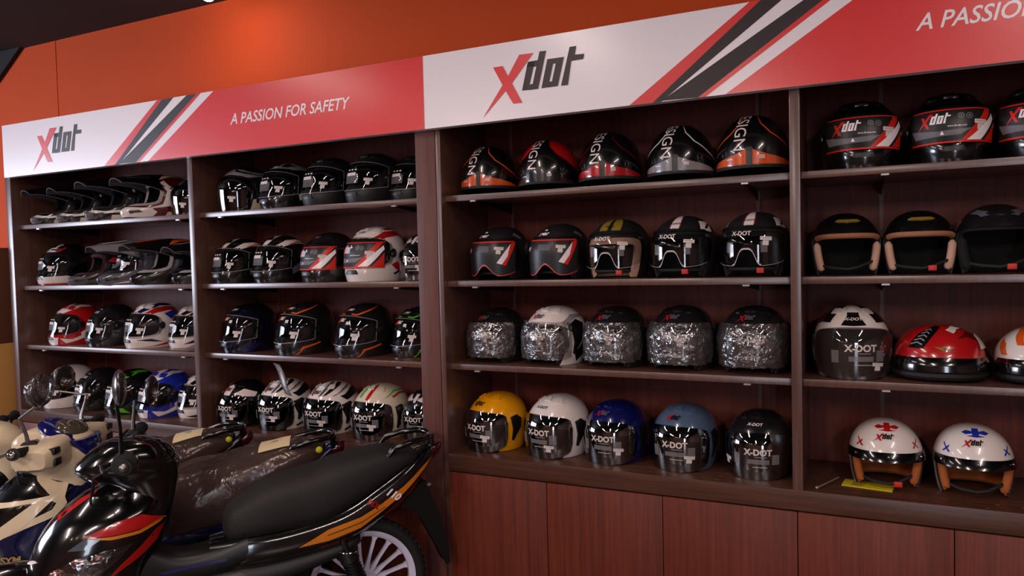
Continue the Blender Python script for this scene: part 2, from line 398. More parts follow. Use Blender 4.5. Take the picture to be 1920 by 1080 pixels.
def alist(A, n1=22, n2=34):
    f = [math.copysign(A*(1-(1-abs(t))**1.5), t) for t in [(-1+2*i/n1) for i in range(n1)]]
    return f+[A+(360-2*A)*i/n2 for i in range(n2)]
def wr(a): return a-360 if a > 180 else a
def grid(bm, rows, mi=0, close=True):
    n = len(rows[0])
    for A, B in zip(rows, rows[1:]):
        for k in range(n if close else n-1):
            vs = [A[k], A[(k+1) % n], B[(k+1) % n], B[k]]
            u = []
            for v in vs:
                if v not in u: u.append(v)
            if len(u) > 2:
                try: bm.faces.new(u).material_index = mi
                except ValueError: pass
def thicken(bm, c, k, mi_in, mi_rim):
    bmesh.ops.remove_doubles(bm, verts=bm.verts, dist=1e-5)
    bmesh.ops.recalc_face_normals(bm, faces=bm.faces)
    faces = list(bm.faces); bd = [e for e in bm.edges if e.is_boundary]; mp = {v: bm.verts.new(c+(v.co-c)*k) for v in list(bm.verts)}
    for f in faces: bm.faces.new([mp[v] for v in f.verts][::-1]).material_index = mi_in
    for e in bd:
        a, b = e.verts
        try: bm.faces.new((a, b, mp[b], mp[a])).material_index = mi_rim
        except ValueError: pass
def shell_bm(p, kind, k=1.0, kin=.955, mi=(0, 1, 1)):
    bm = bmesh.new(); al = alist(p.A); c = Vector((0, 0, p.Hl))
    rows = []
    for j in range(15):
        t = j/14; rows.append([bm.verts.new(surf(p, wr(a), etop(p, wr(a))+(89.99-etop(p, wr(a)))*t, k)) for a in al])
    grid(bm, rows, mi[0])
    if kind == 'full':
        rows = [[bm.verts.new(surf(p, wr(a), -60+(ebot(p, wr(a))+60)*j/8, k)) for a in al] for j in range(9)]
        grid(bm, rows, mi[0])
    elif kind == 'open':
        side = [a for a in al if a >= p.A-1e-6]+[360-p.A]
        rows = []
        for j in range(11):
            t = j/10; e = p.mid+(-60-p.mid)*t; A = p.A+(p.Abot-p.A)*t**1.3
            rows.append([bm.verts.new(surf(p, wr(A+(a-p.A)*(360-2*A)/(360-2*p.A)), e-(4*t*math.cos(rad(max(0, min(90, abs(wr(a))-p.A)))) if 0 else 0), k)) for a in side])
        grid(bm, rows, mi[0], close=False)
    elif kind == 'half':
        rows = [[bm.verts.new(surf(p, wr(a), p.mid+(p.low-p.mid)*j/4, k)) for a in al] for j in range(5)]
        grid(bm, rows, mi[0])
    thicken(bm, c, kin/k, mi[1], mi[2])
    return bm
def inport(p, kind, a, e):
    a = abs(wr(a % 360))
    if kind == 'half': return e < p.low+1
    if kind == 'full': return a < p.A and ebot(p, a)+.5 < e < etop(p, a)-.5
    if e >= p.mid: return a < p.A and e < etop(p, a)+.3
    return a < p.A+(p.Abot-p.A)*((p.mid-e)/(60+p.mid))**1.3+.5
def paint(bm, p, kind, poly, mi, off=.0012, sym=True, k=1.0):
    """polygon of (azimuth, elevation) degrees laid on the shell"""
    for s in ((1, -1) if sym else (1,)):
        tr = subdiv(tess([[(s*a, e) for a, e in poly]]), 7)
        tr = [t for t in tr if not any(inport(p, kind, *q) for q in t)] if kind else tr
        put(bm, tr, lambda a, e: surf(p, a, e, k, off), mi)
def mark(bm, p, tris, h, a0, e0, mi, off=.0025, k=1.0, rot=0):
    """small flat artwork (unit height tris) curved onto the shell round (a0, e0)"""
    r0 = surf(p, a0, e0, k); rh = max(math.hypot(r0.x, r0.y), .03)
    ve = p.Ht if e0 >= 0 else p.Hl/math.sin(rad(60))
    cr, sr = math.cos(rot), math.sin(rot)
    def fn(x, y):
        x, y = x*h, y*h; x, y = x*cr-y*sr, x*sr+y*cr
        return surf(p, a0+math.degrees(x/rh), e0+math.degrees(y/(ve if e0 < 45 else ve)), k, off)
    mx = .018/h
    put(bm, subdiv([[(q[0], q[1]) for q in t] for t in tris], mx), fn, mi)
def rect(x0, x1, y0, y1): return [[(x0, y0), (x1, y0), (x1, y1)], [(x0, y0), (x1, y1), (x0, y1)]]
def disc(cx, cy, r, r2=0, n=20):
    o = []
    for i in range(n):
        a, b = 2*PI*i/n, 2*PI*(i+1)/n; A = (cx+r*math.cos(a), cy+r*math.sin(a)); B = (cx+r*math.cos(b), cy+r*math.sin(b))
        if r2: Ai = (cx+r2*math.cos(a), cy+r2*math.sin(a)); Bi = (cx+r2*math.cos(b), cy+r2*math.sin(b)); o += [[A, B, Bi], [A, Bi, Ai]]
        else: o.append([A, B, (cx, cy)])
    return o
def raised(bm, p, outline, h, mi=0, k=1.0, sub=8, base=-.004):
    """padded plate on the shell: outline in degrees, bulging h metres"""
    tr = subdiv(tess([outline]), sub); cx = sum(q[0] for q in outline)/len(outline); cy = sum(q[1] for q in outline)/len(outline)
    put(bm, tr, lambda a, e: surf(p, a, e, k, h), mi)
    n = len(outline)
    for i in range(n):
        A, B = outline[i], outline[(i+1) % n]
        m = max(1, int(math.dist(A, B)/sub))
        for j in range(m):
            q0 = [A[c]+(B[c]-A[c])*j/m for c in (0, 1)]; q1 = [A[c]+(B[c]-A[c])*(j+1)/m for c in (0, 1)]
            f = [surf(p, *q0, k, h), surf(p, *q1, k, h), surf(p, q1[0]+(q1[0]-cx)*.08, q1[1]+(q1[1]-cy)*.08, k, base), surf(p, q0[0]+(q0[0]-cx)*.08, q0[1]+(q0[1]-cy)*.08, k, base)]
            bm.faces.new([bm.verts.new(v) for v in f]).material_index = mi
def visor_sheet(p, A, e0f, e1f, k, rows=10, cols=30):
    bm = bmesh.new(); R = []
    for j in range(rows+1):
        r = []
        for i in range(cols+1):
            a = -A+2*A*i/cols; q = (1-min(abs(a)/A, 1)**6)**.2
            lo, hi = e0f(a), e1f(a); m = (lo+hi)/2; f = .45+.55*q
            r.append(bm.verts.new(surf(p, a, m+(lo-m)*f+((hi-lo)*f)*j/rows, k)))
        R.append(r)
    grid(bm, R, 0, close=False)
    return bm

XDOT = lambda: text('X-DOT', 0, .035)
def lines(x0, x1, y0, y1, n):
    o = []; h = (y1-y0)/n
    for i in range(n): o += rect(x0, x1, y0+i*h, y0+i*h+h*.5)
    return o
def art_xdot(bm, p, k, e=-8, mi=(1, 2), h=.021, a=0, side=True):
    tr, wd = XDOT(); mark(bm, p, tr, h, a, e, mi[0], .0012, k)
    mark(bm, p, lines(-.038, .042, -.034, -.016, 6), 1, a, e, mi[1], .0010, k)
    mark(bm, p, rect(-.02, .035, -.049, -.047), 1, a, e, mi[0], .0010, k)
    mark(bm, p, rect(-.012, .032, -.0085, -.006), 1, a, e, mi[1], .0010, k)
    if side:
        mark(bm, p, lines(.052, .082, -.035, .004, 12), 1, a, e, mi[1], .0010, k)
        mark(bm, p, lines(-.095, -.070, -.04, .004, 12), 1, a, e, mi[1], .0010, k)
def price(root, p, k, a, e, two=True, s=1.0, name='price_label'):
    bm = bmesh.new(); mark(bm, p, rect(-.021*s, .021*s, -.0065*s, .0065*s), 1, a, e, 0, .0022, k, rot=-.08)
    if two: mark(bm, p, rect(-.011*s, .010*s, -.024*s, -.0075*s), 1, a, e, 0, .0022, k, rot=-.08)
    mark(bm, p, rect(-.017*s, .014*s, .0005*s, .0022*s), 1, a, e, 1, .0026, k, rot=-.08)
    return obj(name, bm, [M_LABEL, M_GREY], root)
def ff_print(bm, p, k):
    """small instruction print of clear full-face visors"""
    mark(bm, p, rect(-.040, -.028, .027, .034)+rect(-.018, -.006, .027, .034)+rect(.004, .016, .027, .034), 1, 0, 2, 1, .0012, k)
    mark(bm, p, lines(-.050, .030, -.030, .012, 8), 1, 0, 2, 2, .0012, k)
    mark(bm, p, rect(-.044, .014, .002, .017), 1, 0, 2, 1, .0014, k)

COL = {}
def cm(hexv, rough=.22, coat=1): return mat('paint '+hexv+('' if coat else ' matte'), hexv, rough, coat)
BLK, MBK, WHT, RED, ORG, GRN, BLU, NAV, CRM, GRY, SIL, YEL, DRD, GLD, TEAL = [cm(h) for h in
    ('0b0a0c', '161417', 'e2d6d0', 'b01418', 'd8561c', '4cae22', '1c2fa0', '0a0c3c', 'd8c8b0', '55545c', '8d8a8e', 'e89c08', '5c0c12', '8c7428', '3c4a54')]
MATB = cm('141215', .5, 0); STEELB = cm('4a5c74')

def base_helmet(name, p, kind, paint_mat, lining=M_LINB, extra=(), lin_k=(.95, .84), lin_da=6):
    root = empty(name, (0, 0, 0))
    bm = shell_bm(p, kind)
    mats = [paint_mat, M_RUBBER]+list(extra)
    import copy
    pl = copy.copy(p); pl.A = p.A-lin_da; pl.Abot = p.Abot-lin_da; pl.top = p.top-lin_da*.8; pl.bot = p.bot+4
    lb = shell_bm(pl, kind, lin_k[0], lin_k[1], (0, 1, 0))
    obj('lining', lb, [lining, M_LINB], root)
    return root, bm, mats
def ring_decal(bm, p, kind, lo, hi, mi): # band all round between two elevations
    for s in range(0, 360, 20): paint(bm, p, kind, [(s-180, lo), (s-160, lo), (s-160, hi), (s-180, hi)], mi, sym=False)

PFF = dict(ax=.122, fr=.132, bk=.150, Ht=.128, Hl=.122, chin=.030, A=78, top=32, bot=-23, mid=2, Abot=78, rake=.028)
POF = dict(ax=.125, fr=.132, bk=.145, Ht=.126, Hl=.120, chin=0, A=68, top=24, bot=-60, mid=2, Abot=50, rake=.016)
PMX = dict(ax=.118, fr=.120, bk=.150, Ht=.125, Hl=.120, chin=.125, A=64, top=36, bot=-26, mid=4, Abot=64, rake=.02)

def vents(root, p, m, e=52):
    bm = bmesh.new()
    raised(bm, p, [(-14, e), (-9, e+12), (9, e+12), (14, e)], .0045)
    obj('vent', bm, m, root)
    for s in (1, -1):
        bm = bmesh.new(); raised(bm, p, [(s*28, e-4), (s*34, e+9), (s*58, e+8), (s*50, e-6)], .0038); obj('vent', bm, m, root)
def pivots(root, p, k, a=82, e=2, r=.026, m=None):
    for s in (1, -1):
        bm = bmesh.new()
        raised(bm, p, [(s*a+s*7*math.cos(t*PI/6), e+8*math.sin(t*PI/6)) for t in range(12)], .006, k=k)
        obj('visor_pivot', bm, m or M_PLAST, root)

def full_face(col, decals=(), visor=None, sticker=None, outline=None, chin=(), vent=None, bright=True, logo=None, prints=True):
    """closed helmet with chin bar; decals: (material, polygon) lists"""
    p = P(**PFF); ex = []; 
    for m in [d_[0] for d_ in list(decals)+list(chin)]:
        if m not in ex: ex.append(m)
    root, bm, mats = base_helmet('full_face_helmet', p, 'full', col, extra=ex)
    for q_, d_ in enumerate(decals): paint(bm, p, 'full', d_[1], 2+ex.index(d_[0]), .0010+.0006*q_, len(d_) < 3)
    for q_, d_ in enumerate(chin): paint(bm, p, 'full', d_[1], 2+ex.index(d_[0]), .0010+.0007*q_)
    if logo:
        mats += [logo[0], logo[1]]; i = len(mats)
        mark(bm, p, logo_tris('X'), .011, -2, 46, i-2, .004); mark(bm, p, logo_tris('D'), .011, -2, 46, i-1, .004)
    obj('shell', bm, mats, root)
    vents(root, p, vent or col)
    bm = bmesh.new()   # chin vent
    raised(bm, p, [(-16, -38), (-12, -30), (12, -30), (16, -38)], .004); obj('chin_vent', bm, M_PLAST, root)
    bm = bmesh.new(); ringp = []
    vk = 1.035; e0 = lambda a: -27+9*(abs(a)/84)**2; e1 = lambda a: 36-16*(abs(a)/84)**2
    bm = visor_sheet(p, 84, e0, e1, vk)
    vm = [visor or V_CLEAR, M_PRW, M_DGREY]
    if sticker:
        vm += [mat('black sticker', '1d1a1c', .4), mat('red sticker', 'd02418', .4), M_WHITE, mat('sticker grey', '6c6a70', .4)]
        art_sticker(bm, p, vk, 3, 4, 5, 6)
    elif prints == 'logo':
        vm += [mat('red sticker', 'd02418', .4)]
        mark(bm, p, logo_tris('X'), .013, -6, 20, 3, .0014, vk); mark(bm, p, logo_tris('D'), .013, -6, 20, 1, .0014, vk); mark(bm, p, rect(-.004, .014, -.004, .010), 1, 12, 16, 1, .0014, vk)
    elif prints: ff_print(bm, p, vk)
    if outline:
        vm.append(outline); i = len(vm)-1
        for s in (1, -1):
            for a in range(0, 76, 6):
                for f in (e0, e1):
                    c = .5 if f is e1 else -.5
                    paint(bm, p, None, [(s*a, f(a)*.93), (s*(a+6), f(a+6)*.93), (s*(a+6), f(a+6)*.93-.9), (s*a, f(a)*.93-.9)], i, k=vk, sym=False)
            paint(bm, p, None, [(s*76, e0(76)*.9), (s*77, e0(76)*.9), (s*79.2, e1(76)*.9), (s*78.2, e1(76)*.9)], i, k=vk, sym=False)
    obj('visor', bm, vm, root, normals=False)
    pivots(root, p, 1.02, 84, 1, m=mat('dark pivot', '151416', .25, coat=.5))
    price(root, p, vk, 34, -6 if not sticker else 2)
    return root
def art_sticker(bm, p, k, b, r, w_, g):
    """printed film over a visor: black ground, red rim, logo, rings, red and white sweep"""
    A = 62
    for a in range(-A, A, 6):
        paint(bm, p, None, [(a, -23), (a+6, -23), (a+6, 22), (a, 22)], b, .0012, False, k)
        paint(bm, p, None, [(a, 21.5), (a+6, 21.5), (a+6, 23.5), (a, 23.5)], r, .0014, False, k)
        paint(bm, p, None, [(a, -25), (a+6, -25), (a+6, -22.5), (a, -22.5)], r, .0014, False, k)
    paint(bm, p, None, [(-58, -4), (-20, -8), (22, -6), (8, -14), (-52, -16)], g, .0018, False, k)
    mark(bm, p, logo_tris('X'), .026, -24, 2, r, .0022, k); mark(bm, p, logo_tris('D'), .026, -24, 2, w_, .0022, k)
    mark(bm, p, disc(.022, .022, .010, .006)+disc(.022, .022, .004), 1, 0, 2, g, .0022, k)
    mark(bm, p, disc(.046, .020, .010, .007)+disc(.046, .020, .004), 1, 0, 2, g, .0022, k)
    tr, wd = text('www.2b-site.com', 0, .01); mark(bm, p, tr, .0055, 4, -3, w_, .0022, k)
    paint(bm, p, None, [(8, -22), (20, -22), (60, 22), (46, 22), (36, 10)], r, .0020, False, k)
    paint(bm, p, None, [(15, -22), (34, -22), (62, 8), (60, 16)], w_, .0024, False, k)
    paint(bm, p, None, [(40, -22), (62, -22), (62, 2), (55, -6)], r, .0024, False, k)
    mark(bm, p, [[(-.03, -.027), (-.018, -.027), (-.024, -.014)]], 1, -4, -2, w_, .0024, k)

def open_bubble(col, decals=(), visor=None, logo='xdot', logocol=(None, None), film=False, lining=M_LINB, pad=None, xdot=True, pr=(26, -20), vent=None, sidecover=True):
    """open helmet with long wrap-round visor"""
    p = P(**POF); ex = []
    for m in [d_[0] for d_ in decals]:
        if m not in ex: ex.append(m)
    root, bm, mats = base_helmet('open_face_helmet', p, 'open', col, extra=ex, lining=pad or lining, lin_da=7)
    for q_, d_ in enumerate(decals): paint(bm, p, 'open', d_[1], 2+ex.index(d_[0]), .0010+.0006*q_, len(d_) < 3)
    mats += [logocol[0] or RED, logocol[1] or BLK]; i = len(mats)
    if logo == 'xdot':
        mark(bm, p, logo_tris('X'), .0155, -4, 37, i-2, .005); mark(bm, p, logo_tris('D'), .0155, -4, 37, i-1, .005)
    elif logo: mark(bm, p, text('X-DOT', .2, .03)[0], .0115, 0, 38, i-1, .005)
    obj('shell', bm, mats, root)
    vents(root, p, vent or col, 57)
    import copy
    pv = copy.copy(p); pv.tap = .93; pv.fr = p.fr+.012
    vk = 1.03
    e1 = lambda a: 27-9*(abs(a)/70)**2
    if film: e0 = lambda a: -33+5*(abs(a)/70)**2
    else: e0 = lambda a: -57+16*(abs(a)/70)**2.5
    bm = visor_sheet(pv, 69, e0, e1, vk, 14, 34)
    vm = [visor or V_SILV, M_PRW, M_GREY]
    if xdot: art_xdot(bm, pv, vk, -9 if not film else 0, h=.023, a=7)
    obj('visor', bm, vm, root, normals=False)
    price(root, pv, vk, pr[0], pr[1])
    if film:
        pf = copy.copy(pv); bm = bmesh.new(); R = []
        rnd = random.Random(int(film*97))
        for j in range(15):
            r = []
            for i2 in range(37):
                a = -74+148*i2/36; t = j/14; q = (1-min(abs(a)/76, 1)**6)**.2; m = -4; lo = -40; hi = 29
                e = m+((lo-m)+(hi-lo)*t)*(.6+.4*q); r.append(bm.verts.new(surf(pf, a, e, 1.055, rnd.uniform(-.0045, .0055))))
            R.append(r)
        grid(bm, R, 0, close=False); tag(obj('plastic_film', bm, FILM, root, ang=180, normals=False), 'crinkled clear plastic film over the visor')
    if sidecover:
        for s in (1, -1):
            bm = bmesh.new(); raised(bm, p, [(s*76, 12), (s*92, 16), (s*104, 8), (s*102, -8), (s*90, -22), (s*84, -32), (s*80, -30), (s*82, -10)], .006)
            obj('visor_pivot', bm, M_PLAST, root)
    bm = bmesh.new(); tube(bm, [surf(p, a, -52, .86) for a in (-50, -30, 0, 30, 50)], .005, 8); st = obj('chin_strap', bm, M_RUBBER, root)
    return root

def goggle_jet(col, decals=(), sticker=False, pad=None, xdot=True):
    """jet helmet with short clear visor notched over the nose"""
    p = P(**dict(POF, A=70, Abot=62, top=22)); ex = []
    for m in [d_[0] for d_ in decals]:
        if m not in ex: ex.append(m)
    root, bm, mats = base_helmet('open_face_helmet', p, 'open', col, extra=ex, lining=pad or M_LINB, lin_da=9 if not pad else 16, lin_k=(.965, .86))
    for q_, d_ in enumerate(decals): paint(bm, p, 'open', d_[1], 2+ex.index(d_[0]), .0010+.0006*q_, len(d_) < 3)
    mats += [M_WHITE, RED, BLK]; i = len(mats)
    if sticker:
        for (da, de) in ((-16, 30),):
            mark(bm, p, rect(-.018, .006, -.004, .004)+rect(-.004, .010, .018, .026)+rect(-.022, -.010, -.016, -.008), 1, da, de+8, i-3)
            mark(bm, p, logo_tris('D'), .013, da+2, de+4, i-3); mark(bm, p, logo_tris('X'), .013, da+2, de+4, i-2)
    elif xdot: mark(bm, p, text('X-DOT', .0, .03)[0], .008, 0, 43, i-1, .005)
    obj('shell', bm, mats, root)
    import copy
    pv = copy.copy(p); pv.tap = .95; pv.fr = p.fr+.01
    e1 = lambda a: 27-6*(abs(a)/74)**2
    e0 = (lambda a: -50+26*math.exp(-(a/17)**2)+22*(abs(a)/74)**3) if sticker else (lambda a: -35+27*math.exp(-(a/14)**4)+16*(abs(a)/74)**3)
    vk = 1.03; bm = visor_sheet(pv, 74, e0, e1, vk, 12, 40); vm = [V_CLEAR, M_PRW, M_GREY]
    i0 = len(vm); vm.append(mat('visor edge highlight', 'b8b0b4', .25))  # painted pale strip: light caught on the visor edge, thicker as nose pad
    for a in range(-60, 60, 3):
        th = 2.6 if -21 <= a <= 18 else .7
        paint(bm, pv, None, [(a, e0(a)*.97), (a+3, e0(a+3)*.97), (a+3, e0(a+3)*.97+th), (a, e0(a)*.97+th)], i0, .0012, False, vk)
    if sticker:
        vm += [mat('black sticker', '1d1a1c', .4), mat('red sticker', 'd02418', .4), M_WHITE, mat('sticker grey', '6c6a70', .4)]
        def strip(a, f0, f1, mi, off):
            paint(bm, pv, None, [(a, f0(a)), (a+4, f0(a+4)), (a+4, f1(a+4)), (a, f1(a))], mi, off, False, vk)
        for a in range(-60, 60, 4):
            strip(a, lambda q: e0(q)*.94+1, lambda q: 22, 4, .0012)
            strip(a, lambda q: 21, lambda q: 24, 5, .0014); strip(a, lambda q: e0(q)*.94-1, lambda q: e0(q)*.94+1, 5, .0016)
        mark(bm, pv, lines(-.03, .03, -.012, .014, 9), 1, -2, 8, 7, .0018, vk)
        mark(bm, pv, logo_tris('D'), .014, -44, 2, 6, .0018, vk)
        paint(bm, pv, None, [(30, -20), (40, -24), (62, 20), (52, 20)], 5, .0020, False, vk)
        paint(bm, pv, None, [(24, -18), (33, -21), (44, -6), (50, 18)], 6, .0022, False, vk)
    else:
        mark(bm, pv, XDOT()[0], .016, -8, 15, 1, .0014, vk)
        mark(bm, pv, lines(-.075, -.05, -.03, .006, 10)+lines(.052, .076, -.03, .006, 10), 1, 0, 2, 2, .0012, vk)
    obj('visor', bm, vm, root, normals=False)
    price(root, pv, vk, 28, 9)
    bm = bmesh.new(); raised(bm, p, [(-70, 24), (-60, 30), (0, 33), (60, 30), (70, 24), (60, 26), (0, 28), (-60, 26)], .007); obj('visor_rail', bm, M_PLAST, root)
    bm = bmesh.new(); tube(bm, [surf(p, a, -48, .88) for a in (-60, -30, 0, 30, 60)], .006, 8); obj('chin_strap', bm, M_RUBBER, root)
    if sticker: return root
    bm = bmesh.new(); q = surf(p, 22, -50, .91); box(bm, q.x-.013, q.x+.013, q.y-.005, q.y+.005, q.z-.010, q.z+.010, 0, .002); tag(obj('strap_tab', bm, mat('red tab', 'c02018', .5), root), 'red strap tab')
    return root

def strap_tab(root, p):
    bm = bmesh.new(); q = surf(p, 18, -50, .90); box(bm, q.x-.014, q.x+.014, q.y-.005, q.y+.005, q.z-.010, q.z+.010, 0, .002); tag(obj('strap_tab', bm, mat('red tab', 'c02018', .5), root), 'red strap tab')
def plain_jet(col, pad, decals=(), strap=True, brow=True, peak=False, core=M_LINB, logo=None, tab=True):
    """open helmet without visor; thick pads round the opening"""
    p = P(**dict(POF, A=74, Abot=66, top=20 if not peak else 6, ax=.128)); ex = []
    for m in [d_[0] for d_ in decals]:
        if m not in ex: ex.append(m)
    root = empty('open_face_helmet', (0, 0, 0)); bm = shell_bm(p, 'open'); mats = [col, M_RUBBER]+ex
    for q_, d_ in enumerate(decals): paint(bm, p, 'open', d_[1], 2+ex.index(d_[0]), .0010+.0006*q_)
    mats += [RED, BLK]; i = len(mats)
    if logo: mark(bm, p, logo_tris('X'), .016, -6, 34, i-2, .005); mark(bm, p, logo_tris('D'), .016, -6, 34, i-1, .005)
    obj('shell', bm, mats, root)
    import copy
    pl = copy.copy(p); pl.A = p.A-5; pl.Abot = p.Abot-5; pl.top = p.top-4
    obj('lining', shell_bm(pl, 'open', .945, .86, (0, 1, 0)), [core, core], root)
    for s in (1, -1):      # cheek pads
        bm = bmesh.new(); pts = [surf(p, s*(70+(p.Abot-p.A)*max(0, 2-e)/62-(2 if not peak else 6)), e, .885) for e in range(4, -57, -6)]
        tube(bm, pts, [.006]+[.0145]*(len(pts)-2)+[.008], 12); obj('cheek_pad', bm, pad, root)
    if brow:
        bm = bmesh.new(); tube(bm, [surf(p, a, etop(p, a)-3, .905) for a in range(-66, 67, 6)], .012, 12); obj('brow_pad', bm, M_LINT if pad is M_LINP else pad, root)
    if strap:
        bm = bmesh.new(); tube(bm, [surf(p, a, e, .86) for a, e in ((-60, -44), (-30, -50), (0, -54), (20, -48), (60, -34))], .006, 8); obj('chin_strap', bm, M_RUBBER, root)
        if tab: strap_tab(root, p)
    if peak:   # short wrap-round peak band with studs
        bm = bmesh.new(); A = 80; R = []
        for j in range(6):
            t = j/5
            R.append([bm.verts.new(surf(p, -A+2*A*i/40, 12-(12+2)*t, 1.015, .003+.012*t*math.cos(rad(-A+2*A*i/40)))) for i in range(41)])
        grid(bm, R, 0, close=False); thicken(bm, Vector((0, 0, p.Hl)), .975, 0, 0); pk = obj('peak', bm, M_GLOSSB, root)
        for a in (-48, 0, 48):
            bm = bmesh.new(); q = surf(p, a, 6, 1.0, .013); ell(bm, q, .005, .005, .005, 10, 6); obj('stud', bm, M_CHROME, pk)
    else:
        bm = bmesh.new(); raised(bm, p, [(-26, 44), (-20, 48), (20, 48), (26, 44), (18, 42), (-18, 42)], .004); obj('vent', bm, GLD if brow else MBK, root)
    return root

def dome(band, trim, back, letters=WHT, swoosh=None, name='half_helmet'):
    """tapered shell shown from behind: vertical letters, coloured band round the rim"""
    p = P(ax=.128, fr=.150, bk=.135, Ht=.155, Hl=.070, tap=1.0, low=-32, A=60, top=0, mid=0, n=2.1)
    p.top = p.mid; root = empty(name, (0, 0, 0)); bm = shell_bm(p, 'half'); mats = [BLK, M_RUBBER, band, trim, back, letters, mat('black panel', '1b171a', .35)]
    # the rim band
    for s in (1, -1):
        for a in range(0, 90, 6): paint(bm, p, None, [(s*(a+(4 if a == 0 else 0)), -24), (s*(a+6), -24), (s*(a+6), 8-(a+6)*.34), (s*(a+(4 if a == 0 else 0)), 8-a*.34)], 2, sym=False)
        # dark side panel bounded by a thin line
        out = [(s*26, 80), (s*19, 62), (s*20, 46), (s*32, 30), (s*60, 14), (s*96, 0), (s*150, 0), (s*150, 78)]
        paint(bm, p, None, out, 4, .0012, sym=False)
        for q0, q1 in zip(out[:5], out[1:6]):
            paint(bm, p, None, [q0, q1, (q1[0]-s*2.2, q1[1]-1.2), (q0[0]-s*2.2, q0[1]-1.2)], 3, .0018, sym=False)
    paint(bm, p, None, [(-4, -26), (4, -26), (4, 10), (-4, 10)], 6, .0018, sym=False)
    tr, wd = text('ESIGN', 0, 0)
    rot = -PI/2; r2 = []
    sc_ = .044
    def fn(x, y):   # letters run down the shell
        u = (y-.5)*sc_*.92; v = -x*sc_*1.05
        e = 36+math.degrees(v/.165); rr = surf(p, -12, min(e, 80)); 
        return surf(p, -13+math.degrees(u/max(.05, math.hypot(rr.x, rr.y))), min(e, 84), 1, .003)
    put(bm, subdiv(tr, .3), fn, 5)
    mark(bm, p, rect(-.010, .010, -.006, .006), 1, 16, -6, 5, .003); mark(bm, p, text('DOT', .1, .02)[0], .006, 16, -8, 3, .0036)
    mark(bm, p, rect(-.012, .012, -.002, .002), 1, -26, -8, 5, .003)
    obj('shell', bm, mats, root)
    bm = bmesh.new(); R = []
    for e, k in ((-26, 1.006), (-33, 1.012), (-34, .96)): R.append([bm.verts.new(surf(p, a, e, k)) for a in range(-180, 180, 6)])
    grid(bm, R, 0); obj('edge_trim', bm, M_RUBBER, root)
    obj('lining', shell_bm(P(ax=.118, fr=.138, bk=.125, Ht=.143, Hl=.070, tap=1.0, low=-30, A=60, top=0, mid=0, n=2.1), 'half', 1, .93, (0, 0, 0)), M_LINB, root)
    return root

def half_goggle(col, decals, name='half_helmet'):
    p = P(ax=.138, fr=.146, bk=.146, Ht=.116, Hl=.068, tap=1.02, low=-22, A=60, top=0, mid=0, n=2.2); p.top = 0
    root = empty(name, (0, 0, 0)); bm = shell_bm(p, 'half'); ex = []
    for m in [d_[0] for d_ in decals]:
        if m not in ex: ex.append(m)
    for q_, d_ in enumerate(decals): paint(bm, p, None, d_[1], 2+ex.index(d_[0]), .0010+.0006*q_, False)
    mats = [col, M_RUBBER]+ex+[GLD, BLK]; i = len(mats)
    mark(bm, p, disc(0, 0, .007)+[[(.006, .004), (.032, .007), (.008, -.005)], [(-.006, .004), (-.032, .007), (-.008, -.005)]], 1, 2, 22, i-2, .003)
    mark(bm, p, disc(0, 0, .004), 1, 2, 22, i-1, .004)
    obj('shell', bm, mats, root)
    bm = bmesh.new(); R = []
    for e, k in ((-2, 1.01), (-14, 1.03), (-36, 1.04), (-50, .97)): R.append([bm.verts.new(surf(p, a, e, k)) for a in range(-180, 180, 6)])
    grid(bm, R, 0); obj('edge_trim', bm, M_RUBBER, root)
    bm = bmesh.new(); R = []
    for e, k in ((8, 1.03), (2, 1.07), (-8, 1.09), (-20, 1.09), (-25, 1.05)): R.append([bm.verts.new(surf(p, a, e-abs(a)*.03, k)) for a in range(-66, 67, 6)])
    grid(bm, R, 0, close=False); tag(obj('goggle_strip', bm, M_GLOSSB, root), 'glossy black goggle strip across the front')
    return root

